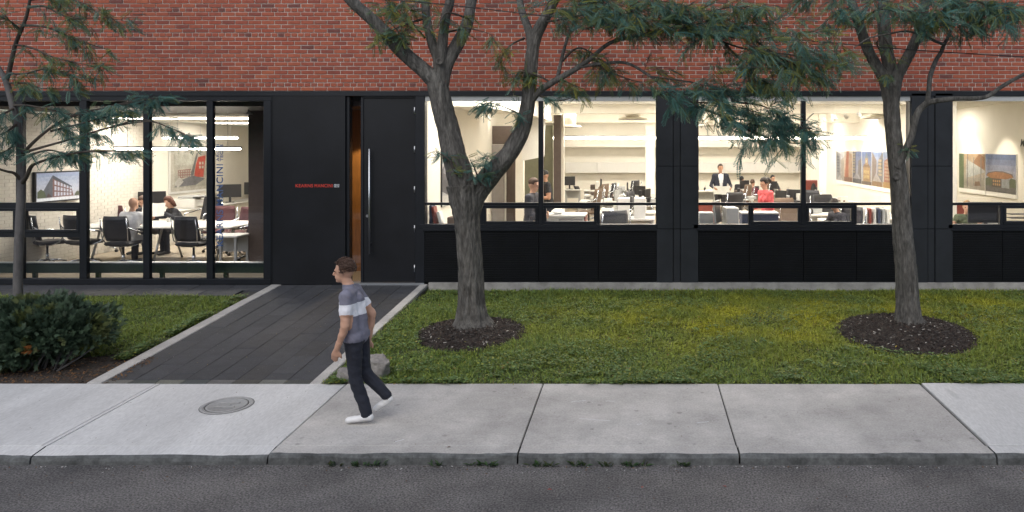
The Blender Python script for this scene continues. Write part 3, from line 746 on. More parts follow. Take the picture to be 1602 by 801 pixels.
for px, d, rz, lb in ((934,24.3,70,'taupe desk chair at the second desk row from the windows'),(1240,15.4,160,'brown desk chair with a high curved back close behind the right office window'),(1158,24.0,60,'taupe desk chair behind the man with the paper sheet'),
    (1230,17.2,190,'brown desk chair beyond the pink sweater woman'),(1187,25.2,80,'brown desk chair of the person in maroon')):
    dup(ct, at(px, d), R(rz), lb, scale=1.18)
for px, d, rz, lb in ((951,14.6,30,'black desk chair standing beside the red fronted sideboard'),(948,25.5,80,'black desk chair at the third desk row'),(984,27.6,60,'black desk chair near the wall cabinets'),(1318,15.2,120,'black desk chair of the reader at the right window'),(1262,21.0,150,'black desk chair beside the coat cabinet'),(968,18.6,100,'black desk chair between the storage boxes and the second desk row'),(1001,20.6,250,'black desk chair at the box strewn desk beside the dark column'),(1222,21.5,100,'black desk chair behind the box crowded desk'),(1296,19.0,200,'black desk chair below the first city prints'),(1140,20.5,30,'black desk chair in front of the suited man')):
    dup(cb, at(px, d), R(rz), lb, 'office desk chairs', scale=1.15)

def table(label, x0, x1, y0, y1, ztop, topmat='laminate', th=0.035, name='desk', cat='desk', group=None, z0=FLOOR):
    t = thing(name, label, cat, ((x0+x1)/2, (y0+y1)/2, z0), 0, group); hx, hy = (x1-x0)/2, (y1-y0)/2; h = ztop - z0
    MB().box(-hx, hx, -hy, hy, h-th, h, bev=0.006).build('tabletop', M[topmat], t)
    for sx in (-1, 1):
        for sy in (-1, 1):
            x, y = sx*(hx-0.06), sy*(hy-0.06)
            MB().box(x-0.02, x+0.02, y-0.02, y+0.02, 0, h-th).build('leg', M['greyplastic'], t)
    MB().box(-hx+0.08, hx-0.08, hy-0.05, hy-0.03, h-0.35, h-th-.002).build('modesty_panel', M['greyplastic'], t)
    return t
mt = thing('meeting_table', 'long white meeting table strewn with drawings', 'table', ((P(135,0,16).x+P(388,0,16).x)/2, 3.05, FLOOR))
hw = (P(388,0,16).x-P(135,0,16).x)/2; TZ = 0.70
MB().box(-hw, hw, -0.72, 0.72, TZ-FLOOR-0.03, TZ-FLOOR, bev=0.012).build('tabletop', M['laminate'], mt)
for sx in (-0.75, 0, 0.75):
    for sy in (-1, 1):
        MB().tube([(sx*hw, sy*0.15, TZ-FLOOR-0.03),(sx*hw+0.02, sy*0.5, 0.0)], 0.022, 8).build('leg', M['steel'], mt)
table('small white side table at the end of the meeting table', P(332,0,14.8).x, P(384,0,14.8).x, 14.8-DF-0.3, 14.8-DF+0.25, 0.62, name='side_table', cat='table')
sheet_n = 0
def paper(label, loc, sx, sy, rz, tilt=0, group='papers on the tables', th=0.004, col='paper'):
    m_ = MB(); n = 6; vs = []
    for i in range(n+1):
        for j in range(2):
            x = (i/n-0.5)*sx; vs.append((x, (j-0.5)*sy, 0.012*math.sin(i*1.3)*(1 if tilt else 0.15)))
    vs += [(a, b, c-th) for a, b, c in vs]; k = 2*(n+1); fs = []
    for i in range(n):
        q = i*2; fs += [(q,q+2,q+3,q+1),(k+q,k+q+1,k+q+3,k+q+2),(q,k+q,k+q+2,q+2),(q+1,q+3,k+q+3,k+q+1)]
    fs += [(0,1,k+1,k),(k-2,2*k-2,2*k-1,k-1)]
    m_.add(vs, fs); o = m_.build('paper_sheet', M[col]); o.location = loc; o.rotation_euler = (tilt, 0, rz)
    tag(o, label, 'paper', group); return o
for px, d, rz, sx, sy in ((150,15.7,0.2,.6,.42),(168,16.1,-.3,.42,.3),(245,15.6,.1,.6,.42),(258,16.0,-.2,.5,.35),(345,15.8,.15,.55,.4),(225,16.3,.4,.42,.3)):
    paper('loose white drawing sheet lying on the meeting table', (at(px,d).x, d-DF, TZ+0.006+random.random()*0.004), sx, sy, rz, group='drawings on the meeting table')
paper('white document held up by the dark haired woman in the meeting', P(240, 328, 16.5), 0.42, 0.30, 0.3, R(62), group=None)
cup = P(264, 0, 16.2); c_ = thing('mug', 'white mug on the meeting table before the dark haired woman', 'mug', (cup.x, cup.y, TZ))
MB().lathe([(0.0,0.0),(0.036,0.0),(0.042,0.09),(0.037,0.09),(0.032,0.01),(0,0.01)], n=18).build('cup', M['laminate'], c_); MB().tube([(0.04,0,0.07),(0.07,0,0.06),(0.065,0,0.03),(0.038,0,0.02)],0.006,6).build('handle', M['laminate'], c_)

def monitor(label, loc, rz, w_=0.52, h_=0.32, mt='blackplastic', group='computer monitors', tilt=0.0, lit=None):
    t = thing('monitor', label, 'monitor', loc, rz, group)
    m_ = MB(); m_.obox((0,0,0.14+h_/2), w_, 0.035, h_, rx=tilt, bev=0.006); m_.build('screen_case', M[mt], t)
    m_ = MB(); m_.obox((0,-0.019,0.14+h_/2), w_-0.03, 0.004, h_-0.03, rx=tilt); m_.build('screen', M[lit or 'blackplastic'], t)
    MB().box(-0.03, 0.03, 0.01, 0.04, 0.01, 0.2).build('stand', M[mt], t); MB().box(-0.11, 0.11, -0.07, 0.09, 0, 0.014, bev=.004).build('foot', M[mt], t)
    return t
# counter with equipment along the meeting room's far side wall
ctr = thing('low_counter', 'low white counter along the meeting room wall below the framed picture', 'counter', (BWX+0.25, 8.0, FLOOR))
MB().box(-0.33, 0.35, -2.9, 2.9, 0.0, 0.74).build('cabinet_body', M['white'], ctr); MB().box(-0.335, 0.37, -2.95, 2.95, 0.742, 0.775, bev=.005).build('worktop', M['laminate'], ctr)
CT = FLOOR + 0.776
for yk, rz, lb in ((5.4, 30, 'black monitor on the counter left of the copier'), (8.9, 25, 'black monitor on the counter right of the copier'), (10.3, 20, 'black monitor at the far end of the meeting room counter')):
    monitor(lb, (BWX+0.33, yk, CT), R(rz), 0.56, 0.36)
cp_ = thing('copier', 'white desktop copier with a feed tray on the counter below the framed picture', 'copier', (BWX+0.30, 7.1, CT))
MB().box(-0.26, 0.28, -0.38, 0.3, 0, 0.24, bev=.02).build('body', M['laminate'], cp_); MB().box(-0.2, 0.24, -0.3, 0.24, 0.243, 0.30, bev=.015).build('lid', M['greyplastic'], cp_)
MB().box(0.283, 0.42, -0.22, 0.16, 0.05, 0.07).build('paper_tray', M['laminate'], cp_); MB().box(0.20, 0.33, -0.33, -0.06, 0.25, 0.28).build('control_panel', M['blackplastic'], cp_)
# rail low behind the meeting room glass
rl = thing('low_radiator', 'low dark enamel radiator bar with bright top edge along the meeting room glass', 'radiator', (-8.8, 0.24, FLOOR))
MB().box(-2.85, 2.55, -0.05, 0.05, FZ(428)-FLOOR-0.02, FZ(414.5)-FLOOR).build('casing', M['greenblack'], rl); MB().box(-2.86, 2.56, -0.055, 0.055, FZ(414.5)-FLOOR+.001, FZ(413)-FLOOR).build('top_edge', M['alu'], rl)
for x in (-2.4,-1.33,-0.27,0.8,1.87): MB().box(x-0.03, x+0.03, -0.03, 0.03, 0, FZ(428)-FLOOR-0.021).build('foot', M['greenblack'], rl)

# ------------------------------------------------------------------ pictures
def picture(name, label, cat, origin, rz, W, H, polys, frame=0.02, framemat='laminate', margin=0.0, group=None, mt='print', depth=0.03):
    t = thing(name, label, cat, origin, rz, group)          # origin: lower left corner as seen by the viewer, local x to the right, faces -y
    MB().box(-frame, W+frame, -depth, -0.002, -frame, H+frame, bev=min(.004, frame*.3+.001)).build('frame' if frame > .01 else 'board', M[framemat], t)
    m_ = MB(); z0 = H*margin
    for i, (pts, col) in enumerate(polys):
        m_.poly([(x*W, -depth-0.002-0.0006*i, z0 + z*(H-z0)) for x, z in pts], 0, tuple(.62*c+.02 for c in col))
    m_.build('print', M[mt], t, color=True); return t
def rect(x0, z0, x1, z1): return [(x0,z0),(x1,z0),(x1,z1),(x0,z1)]
def wins(x0, z0, x1, z1, nx, nz, col, g=0.35):
    out = []
    for i in range(nx):
        for j in range(nz):
            a = x0+(x1-x0)*(i+g/2)/nx; b = x0+(x1-x0)*(i+1-g/2)/nx; c = z0+(z1-z0)*(j+g/2)/nz; e = z0+(z1-z0)*(j+1-g/2)/nz
            out.append((rect(a,c,b,e), col))
    return out
def skyband(c0, c1, n=7): return [(rect(0,i/n,1,(i+1)/n), tuple(c0[k]+(c1[k]-c0[k])*i/(n-1) for k in range(3))) for i in range(n)]
tvp = skyband((0.62,0.62,0.66),(0.30,0.36,0.5)) + [(rect(0,0,1,.1),(.75,.78,.82)), ([(0.12,.3),(.36,.92),(.36,.12),(.12,.12)],(.10,.11,.13)), ([(.36,.92),(.80,.5),(.86,.12),(.36,.12)],(.20,.10,.09)), ([(.36,.92),(.82,.48),(.80,.42),(.36,.80)],(.06,.07,.09))]
for i in range(6):
    a = .40+i*.07; h = .78-i*.055
    for j in range(3): tvp.append(([(a,.16+j*(h-.16)/3),(a+.045,.16+j*(h-.18)/3),(a+.045,.16+(j+.75)*(h-.2)/3),(a,.16+(j+.75)*(h-.16)/3)],(.55,.58,.66)))
tvp += [([(0,.12),(0,.34),(.08,.44),(.16,.34),(.2,.12)],(.09,.11,.06)), ([(.2,.12),(.24,.28),(.3,.2),(.33,.12)],(.08,.05,.05)), ([(.86,.12),(.9,.26),(.96,.3),(1,.2),(1,.12)],(.10,.11,.07))]
picture('wall_television', 'wall screen showing a modern apartment building on the painted brick wall', 'television', (BWX+0.0, 15.18-DF, 1.20), R(90), 1.15, 0.55, tvp, 0.03, 'blackplastic', 0, mt='screen', depth=0.06)
art = [(rect(0,0,1,1),(.62,.59,.5)), (rect(.08,.08,.92,.92),(.50,.48,.40)), (rect(.1,.62,.5,.9),(.56,.55,.47)), ([(.56,.32),(.80,.30),(.86,.84),(.66,.80),(.6,.6)],(.55,.06,.03)), ([(.18,.3),(.5,.34),(.48,.52),(.16,.5)],(.30,.12,.09)), ([(.08,.1),(.6,.12),(.84,.26),(.5,.36),(.2,.24)],(.17,.17,.18)), ([(.46,.36),(.54,.36),(.66,.9),(.62,.9)],(.12,.12,.12)), ([(.08,.2),(.2,.34),(.3,.22),(.16,.08)],(.62,.6,.55))]
art += wins(.17,.32,.48,.5,6,3,(.45,.42,.36)) + wins(.66,.5,.8,.7,2,2,(.66,.60,.5))
picture('framed_picture', 'large framed abstract picture with a red block on the meeting room side wall', 'picture', (BWX-0.1, 19.75-DF, 1.13), R(90), 1.85, 1.08, art, 0.06, 'laminate')
def facade_poster(k):
    S = skyband
    if k == 0: return S((.5,.5,.5),(.62,.64,.7)) + [([(0,0),(.55,.2),(.6,.9),(0,1)],(.33,.33,.34)), ([(.6,.1),(1,0),(1,.8),(.62,.7)],(.42,.38,.33))] + wins(.08,.25,.5,.85,4,6,(.12,.14,.18))
    if k == 1: return S((.5,.22,.1),(.66,.6,.55)) + [([(.1,0),(.5,0),(.62,1),(.3,1)],(.42,.13,.06)), ([(.55,0),(1,0),(1,.9),(.66,.95)],(.5,.36,.25)), (rect(0,0,1,.15),(.25,.13,.08))]
    if k == 2: return S((.45,.42,.4),(.16,.24,.5)) + [([(0,.12),(.35,.3),(.4,1),(0,1)],(.16,.17,.22)), ([(.6,.3),(1,.12),(1,.8),(.65,.7)],(.22,.2,.2)), (rect(0,0,1,.14),(.10,.10,.12))] + wins(.03,.3,.33,.95,3,7,(.5,.42,.28))
    if k == 3: return S((.5,.48,.48),(.16,.25,.52)) + [(rect(.14,.1,.86,.52),(.50,.33,.17)), ([(.1,.52),(.9,.52),(.74,.62),(.26,.62)],(.30,.20,.13)), (rect(.36,.6,.64,.8),(.52,.36,.2)), ([(.34,.8),(.66,.8),(.5,1)],(.22,.26,.30)), (rect(0,0,1,.1),(.20,.16,.13))] + wins(.2,.16,.8,.46,5,2,(.75,.58,.28)) + wins(.42,.64,.58,.76,1,1,(.8,.75,.6))
    if k == 4: return S((.55,.48,.4),(.25,.35,.6)) + [([(0,.1),(.4,.4),(.45,.75),(0,1)],(.25,.2,.18)), ([(.5,.35),(1,.1),(1,1),(.6,.75)],(.2,.2,.23)), (rect(0,0,1,.14),(.32,.2,.1))] + wins(.62,.3,.98,.8,4,5,(.6,.48,.3))
    if k == 5: return S((.45,.42,.45),(.3,.4,.62)) + [([(.1,.1),(.8,.1),(.8,.9),(.1,.75)],(.36,.12,.07)), (rect(0,0,1,.16),(.42,.26,.08))] + wins(.14,.2,.76,.76,5,6,(.55,.42,.3))
    return S((.5,.48,.45),(.35,.4,.5)) + [(rect(.1,.1,.9,.7),(.3,.25,.2))] + wins(.15,.18,.85,.65,5,4,(.55,.5,.4))
ptxt = ['grey stone street in cold light','glowing red arcade at night','dark tower under deep blue sky','golden church front with a pointed tower','street of lit fronts at dusk','orange brick block with rows of windows','low brown pavilion']
yk = 24.6 - DF
for k in range(7):
    picture('wall_print', 'tall print of a ' + ptxt[k] + ' on office side wall', 'wall print', (6.2, yk, 1.14), R(-90), 0.905, 1.0, facade_poster(k), 0.004, 'paper', 0.10, 'city prints on the office side wall'); yk -= 0.945
pavA = skyband((.45,.42,.36),(.5,.36,.22)) + [(rect(0,.0,.2,1),(.12,.17,.07)), ([(.2,.1),(1,.0),(1,.35),(.3,.3)],(.40,.36,.3)), ([(.3,.3),(1,.5),(1,.55),(.3,.85)],(.5,.52,.5)), ([(.55,.75),(1,.55),(1,.9),(.8,1)],(.32,.15,.06)), (rect(.33,.05,.36,1),(.15,.14,.13)), (rect(.58,.1,.6,.9),(.2,.2,.19)), (rect(.85,.1,.88,.9),(.2,.2,.19)), ([(.62,.1),(.85,.12),(.82,.24),(.64,.22)],(.2,.11,.06))]
pavB = skyband((.62,.60,.66),(.12,.18,.36)) + [(rect(0,0,1,.16),(.14,.13,.13)), ([(0,.16),(0,.34),(.2,.42),(.3,.2),(.7,.2),(.85,.4),(1,.36),(1,.16)],(.10,.13,.06)), (rect(.22,.13,.55,.42),(.08,.06,.05)), (rect(.55,.13,.8,.40),(.35,.38,.4)), ([(.03,.42),(.2,.36),(.7,.36),(.93,.42),(.86,.48),(.6,.53),(.35,.53),(.12,.49)],(.40,.17,.06)), ([(.03,.42),(.12,.49),(.35,.53),(.6,.53),(.86,.48),(.93,.42),(.9,.5),(.6,.56),(.35,.56),(.08,.5)],(.16,.12,.1))] + wins(.25,.16,.53,.34,4,2,(.5,.3,.12))
picture('wall_print', 'wide wall print of a bright glass lobby above the seated person by the right window', 'wall print', (8.66, 21.2-DF, 1.07), R(-90), 1.58, 1.02, pavA, 0.004, 'paper', 0.10)
picture('wall_print', 'wide wall print of a round roofed pavilion under a blue evening sky', 'wall print', (8.66, 19.58-DF, 1.07), R(-90), 1.58, 1.02, pavB, 0.004, 'paper', 0.10)
lt = thing('wall_lettering', 'black script lettering on the white wall beside the pavilion print', 'lettering', (8.655, 17.86-DF, P(0,229,17.86).z), R(-90))
for s_, sz, z_ in (('Mu', 0.24, 0.0),):
    o = text_mesh(s_, sz, M['blackplastic'], lt, 'letters', 0.002)
    for v in o.data.vertices: v.co = (v.co.x + v.co.y*0.3, -v.co.z - 0.003, v.co.y + z_)
picture('wall_print', 'tall narrow print leaning off the reception wall behind the forked tree', 'wall print', (-3.6, 14.25-DF, 1.18), R(90), 0.75, 1.35, [(rect(0,0,1,1),(.5,.5,.52)), ([(0,.2),(1,.1),(1,.5),(.3,.6),(0,.5)],(.07,.07,.09)), ([(.1,.45),(.5,.8),(.9,.5),(.6,.4)],(.35,.35,.38)), (rect(0,0,1,.14),(.7,.69,.66))], 0.01, 'blackplastic')

# ------------------------------------------------------------------ office desks and clutter
def row(label, px0, px1, py, zt=0.70, dep=0.75):
    s_ = (py-PY)/(CZ-zt); d = F/s_; return table(label, (px0-PX)/s_, (px1-PX)/s_, d-DF, d-DF+dep, zt), d
ROWS = [('white phone table below the left end of the wall cabinets', 882, 908, 296.5, .60), ('long white desk below the wall cabinets', 912, 1003, 298, .75), ('white desk in the third row from the windows', 913, 1004, 305.5, .75), ('white desk in the second row from the windows', 906, 1010, 315, .8),
        ('white desk nearest the left office window', 936, 1026, 333, .75), ('white desk strewn with boxes beside the dark column', 1000, 1026, 322, .8),
        ('long white shelf desk behind the suited man', 1066, 1122, 299, .75), ('white table between the suited man and the pink sweater', 1137, 1180, 312, .7), ('white desk of the three seated workers', 1146, 1252, 303, .8), ('white desk crowded with boxes behind the pink sweater', 1212, 1256, 322, .75),
        ('white desk below the city prints', 1275, 1345, 316, .8), ('white desk right of the mullion near the window', 1263, 1335, 336, .7), ('white desk of the reader at the right window', 1322, 1425, 342, .7)]
DESK = []
DN = [r[0] for r in ROWS]
for lb, a, b, py, dep in ROWS:
    t, d = row(lb, a, b, py, dep=dep); DESK.append((a, b, d, dep))
def on(i, u, v, z=0.701):
    a, b, d, dep = DESK[i]; x0, x1 = (a-PX)*d/F, (b-PX)*d/F
    return Vector((x0+(x1-x0)*u, d-DF+dep*v, z))
mon_spec = [(1,.3,.5,110),(2,.75,.5,240),(3,.92,.5,130),(8,.2,.5,190),(8,.6,.5,120),(9,.3,.5,120),(9,.85,.5,185),(10,.2,.5,110),(5,.5,.6,100),(6,.2,.5,180)]
for i, (k, u, v, rz) in enumerate(mon_spec):
    monitor('black monitor on the ' + DN[k], on(k, u, v), R(rz+random.uniform(-35,35)), random.uniform(.36,.46), random.uniform(.24,.29))
monitor('grey backed monitor seen edge on close behind the middle office window', at(1122, 14.15, 0.76), R(72), 0.48, 0.40, 'greyplastic', tilt=-0.1)
monitor('wide black monitor of the person behind the far right window', at(1541, 14.35, 0.74), R(178), 0.62, 0.38)
def phone(loc, rz):
    t = thing('desk_phone', 'black desk phone with handset on the small white table', 'phone', loc, rz)
    MB().obox((0,0,0.05), 0.2, 0.2, 0.03, rx=0.5, bev=.006).build('base', M['blackplastic'], t); MB().tube([(-0.085,-0.09,0.03),(-0.085,0,0.11),(-0.085,0.09,0.13)], 0.022, 8).build('handset', M['blackplastic'], t)
phone(on(0,.75,.4), 0.4); monitor('small black monitor beside the desk phone below the wall cabinets', on(0,.3,.5), R(190), 0.42, 0.33)
def box_(name, label, cat, loc, sx, sy, sz, mt, rz=0, group=None, flap=True):
    t = thing(name, label, cat, loc, rz, group); MB().box(-sx/2, sx/2, -sy/2, sy/2, 0, sz, bev=min(.01, sz*.1)).build('body', M[mt], t)
    if flap: MB().box(-sx/2+.02, sx/2-.02, -sy/2-.006, -sy/2-.001, sz*.12, sz*.88).build('front_panel', M[mt], t)
    return t
for k in range(120):
    i = random.choice([1,2,3,3,4,4,5,5,6,7,8,8,9,9,10,10,11,12]); u, v = random.uniform(.06,.94), random.uniform(.15,.85); r = random.random()
    if r < .2: box_('desk_equipment', 'small dark device on the ' + DN[i], 'device', on(i,u,v), random.uniform(.12,.3), random.uniform(.1,.24), random.uniform(.05,.26), random.choice(['blackplastic','blackplastic','brown','greyplastic']), random.uniform(-.6,.6), 'devices on the office desks')
    elif r < .4: paper('loose sheet on the ' + DN[i], on(i,u,v,.706), .32, .23, random.uniform(-.6,.6), group='papers on the office desks')
    elif r < .7:
        h = random.uniform(.04,.16); box_('document_stack', 'document stack on the ' + DN[i], 'documents', on(i,u,v), random.uniform(.2,.32), .24, h, random.choice(['paper','paper','tan','greyplastic']), random.uniform(-.4,.4), 'document stacks on the office desks', False)
    elif r < .88:
        t = thing('pen_pot', 'pen pot on the ' + DN[i], 'pen pot', on(i,u,v), 0, 'pen pots on the office desks')
        MB().lathe([(0,.0),(.04,0),(.042,.11),(.036,.11),(.034,.01),(0,.01)], n=12).build('pot', M['blackplastic'], t)
        for q in range(4): MB().tube([(.0,.0,.02),(random.uniform(-.05,.05),random.uniform(-.05,.05),random.uniform(.15,.2))], .005, 5).build('pen', M[random.choice(['redlam','navy','laminate','tan'])], t)
    else: box_('box_file', 'box file on the ' + DN[i], 'box file', on(i,u,v), .09, .26, .31, random.choice(['navy','laminate','greyplastic','blackplastic']), random.uniform(-.2,.2), 'box files on the office desks')
# bigger single pieces
rc = thing('reception_counter', 'white reception counter with a recessed grey front behind the left office window', 'counter', (at(887,14.6).x, 14.6-DF, FLOOR))
MB().box(-0.40,0.34,-0.2,0.3,0,1.04).build('body', M['laminate'], rc); MB().box(-0.13,0.31,-0.215,-0.202,0.78,1.0).build('recess', M['grey'], rc); MB().box(-0.42,0.36,-0.3,0.32,1.042,1.075,bev=.005).build('worktop', M['laminate'], rc); MB().box(0.33,0.36,-0.205,0.3,0.5,1.03).build('edge_strip', M['redlam'], rc)
box_('model_box', 'pair of stacked white boxes standing on the sill desk by the reception counter', 'box', (at(868,13.9).x, 13.9-DF, 0.80), .3, .22, .12, 'paper')
sd = thing('sill_desk', 'white desk running along the left office window below the transom', 'desk', (at(893,13.8).x, 13.8-DF, FLOOR))
MB().box(-1.0,1.6,-0.25,0.25,0.80,0.845,bev=.005).build('worktop', M['laminate'], sd)
for x in (-.95,0.2,1.55): MB().box(x-.02,x+.02,-.2,.2,0,.799).build('leg_panel', M['greyplastic'], sd)
hl = thing('dome_lamp', 'white dome desk lamp on the reception counter', 'lamp', (at(873,14.5).x, 14.5-DF, 1.026))
MB().lathe([(0.13,0.03),(0.12,0.06),(0.07,0.10),(0.03,0.115),(0,0.118)], n=20).build('shade', M['laminate'], hl); MB().lathe([(0.0,0.0),(0.08,0.0),(0.08,0.012),(0.02,0.02),(0.015,0.08)], n=16).build('base', M['laminate'], hl)
rs = thing('red_sideboard', 'long low sideboard with a red front inside the left office window', 'sideboard', (at(984,14.3).x, 14.3-DF, FLOOR))
MB().box(-0.62,0.62,-0.22,0.22,0,0.82).build('body', M['redlam'], rs); MB().box(-0.64,0.64,-0.25,0.25,0.822,0.86,bev=.005).build('top', M['laminate'], rs); MB().box(-0.6,0.6,-0.23,-0.222,0.70,0.72).build('drawer_gap', M['blackplastic'], rs)
for px in (976, 1001): box_('storage_box', 'tall white storage box on the desk behind the red sideboard', 'box', (at(px,15.6).x, 15.6-DF, .86), .23, .34, .40, 'laminate', 0, 'white storage boxes behind the sideboard')
tb = table('white work table under the storage boxes', at(962,15.6).x, at(1024,15.6).x, 15.35-DF, 16.0-DF, .859)
nc = thing('navy_cabinet', 'dark blue cabinet with white top between window and pink sweater', 'cabinet', (at(1187,14.5).x, 14.5-DF, FLOOR))
MB().box(-0.33,0.33,-0.2,0.2,0,1.09).build('body', M['navy'], nc); MB().box(-0.34,0.34,-0.22,0.22,1.092,1.12,bev=.004).build('top', M['laminate'], nc); MB().box(-0.004,0.004,-0.206,-0.201,0.05,1.05).build('door_gap', M['blackplastic'], nc)
box_('computer_tower', 'white computer tower on the sill desk of the middle window', 'computer', (at(1143,14.2).x, 14.2-DF, .76), .22, .4, .42, 'laminate', .1)
box_('small_safe', 'grey framed equipment box at the left edge of the middle window', 'equipment', (at(1104,14.3).x, 14.3-DF, .76), .26, .3, .32, 'greyplastic')
table('white sill desk along the middle office window', at(1090,14.3).x, at(1162,14.3).x, 14.0-DF, 14.7-DF, .759)
rb = box_('red_brown_cabinet', 'red brown low cabinet behind the left edge of the middle window', 'cabinet', at(1104,21.0), .42, .45, .80, 'redlam')
box_('white_pedestal', 'white pedestal drawer unit right of the mullion', 'pedestal', at(1296,16.5), .36, .5, .80, 'laminate')
table('white desk of the person behind the far right window', at(1500,14.6).x, at(1600,14.6).x, 14.1-DF, 14.9-DF, .739)
cf = box_('copper_screen', 'copper brown desk screen behind the person at the far right window', 'screen', at(1503,16.6), .55, .04, 1.12, 'redlam')
gs = box_('grey_screen', 'pale grey desk screen beside the copper brown one', 'screen', at(1545,16.7), .5, .04, 1.08, 'greyplastic')
ft_ = thing('letter_tray', 'stack of dark letter trays at the edge of the far right window', 'letter tray', (at(1592,14.3).x, 14.3-DF, .741))
for k in range(5): MB().box(-.17,.3,-.13,.13,.02+.07*k,.03+.07*k).build('tray', M['blackplastic'], ft_)
MB().box(.285,.30,-.13,.13,.0,.36).build('side', M['navy'], ft_); MB().box(-.16,-.15,.11,.13,.0,.36).build('post', M['blackplastic'], ft_)
for k in range(6): box_('folder', ['glossy white folder','red folder','glossy white folder','dark blue folder','grey folder','cream paper folder'][k] + ' standing on the desk shelf under the city prints', 'folder', (at(1352+k*7,15.5).x, 15.5-DF, .76), .05, .25, .30, ['laminate','redlam','laminate','navy','greyplastic','paper'][k], 0, 'folders under the city prints', False)
table('white shelf unit holding the folders', at(1345,15.5).x, at(1395,15.5).x, 15.3-DF, 15.75-DF, .759)
cs = box_('coat_cabinet', 'brown open cabinet with a dark coat behind the mullion', 'cabinet', at(1269,24.0), .45, .4, 1.30, 'redlam'); MB().ball((0.02,-.24,0.95), .09,.05,.28).build('coat', M['blackplastic'], cs)
for k, (px, mt_, hh, tl) in enumerate(((676,'navy',.36,0),(684,'redlam',.34,.18),(693,'paper',.26,.25),(708,'tan',.16,0))):
    t = box_('binder', ['dark blue binder at the end of the reception sill','red spined binder leaning on the reception sill','cream folder leaning on the reception sill','small tan box on the reception sill'][k], 'binder', (at(px,13.35).x, 13.35-DF, .92), .05 if k < 3 else .13, .22, hh, mt_, 0, None, False); t.rotation_euler = (0, -tl, 0)
table('white reception sill shelf below the leaning print', at(664,13.35).x, at(716,13.35).x, 13.2-DF, 13.6-DF, .919)
# ================================================================== people
SKIN = mat('skin', (0.50,0.29,0.20), 0.55, var=0.05); SKIN2 = mat('skin_tan', (0.40,0.22,0.14), 0.55, var=0.05)
def cloth(name, c): return mat(name, c, 0.85, var=0.12, vscale=7, bump=0.15, bscale=25)
CL = dict(white=cloth('white_shirt',(.72,.73,.76)), black=cloth('black_shirt',(.018,.019,.024)), navy=cloth('navy_suit',(.022,.025,.04)), pink=cloth('pink_sweater',(.62,.11,.12)), maroon=cloth('maroon_top',(.10,.02,.035)),
          jean=cloth('dark_trousers',(.014,.017,.028)), lilac=cloth('grey_lilac_shirt',(.17,.17,.22)), green=cloth('green_top',(.09,.11,.06)), grey=cloth('charcoal_top',(.045,.045,.055)), shoe=mat('white_shoe',(.72,.72,.72),.5), dshoe=mat('dark_shoe',(.02,.018,.016),.5), stripe=cloth('white_band',(.74,.75,.80)))
HAIR = {k: mat('hair_'+k, c, 0.6, var=0.3, vscale=30, bump=0.4, bscale=60, stretch=(3,3,.6)) for k, c in dict(dark=(.018,.012,.009), brown=(.06,.03,.018), fair=(.30,.19,.09), black=(.010,.010,.011), auburn=(.09,.03,.015)).items()}
EYE = mat('eye', (.02,.015,.012), .2)
V3 = Vector
def standing(h=1.75, lean=0.0, arms=None, legs=None, spread=0.09):
    k = h/1.75
    j = dict(pelvis=V3((0,0,.95)), waist=V3((0,-.0-lean*.25,1.10)), chest=V3((0,-lean*.7,1.30)), neck=V3((0,-lean,1.47)), head=V3((0,-lean-.02-lean*.15,1.635)))
    for s, n in ((1,'L'),(-1,'R')):
        j['sh'+n] = V3((s*.18,-lean*.95,1.415)); j['hip'+n] = V3((s*.09,0,.92)); j['kn'+n] = V3((s*spread,-.02,.50)); j['an'+n] = V3((s*spread,.02,.09)); j['toe'+n] = V3((s*(spread+.02),-.16,.035))
        j['el'+n] = V3((s*.24,-lean*.7+.02,1.13)); j['wr'+n] = V3((s*.25,-lean*.7-.06,.89)); j['ha'+n] = V3((s*.25,-lean*.7-.09,.80))
    for q in (arms or {}), (legs or {}):
        for a, b in q.items(): j[a] = V3(b)
    return {a: b*k for a, b in j.items()}, k
def seated(lean=0.15, arms=None, h=1.7):
    j, k = standing(h, lean); dz = -.95*k + .50
    for a in j: j[a] = j[a] + V3((0,0,dz))
    for s, n in ((1,'L'),(-1,'R')):
        j['hip'+n] = V3((s*.1,0,.50)); j['kn'+n] = V3((s*.13,-.43,.52)); j['an'+n] = V3((s*.13,-.40,.10)); j['toe'+n] = V3((s*.14,-.58,.04))
        j['el'+n] = V3((s*.25,-lean*.7-.10,.80)); j['wr'+n] = V3((s*.14,-lean*.7-.34,.80)); j['ha'+n] = V3((s*.10,-lean*.7-.43,.81))
    for a, b in (arms or {}).items(): j[a] = V3(b)
    return j, k
def capsule(mb, a, b, ra, rb, n=12):
    a, b = V3(a), V3(b)
    if (b-a).length > 1e-4: mb.tube([a, b], [ra, rb], n)
    mb.ball(a, ra, ra, ra, n, 8); mb.ball(b, rb, rb, rb, n, 8)
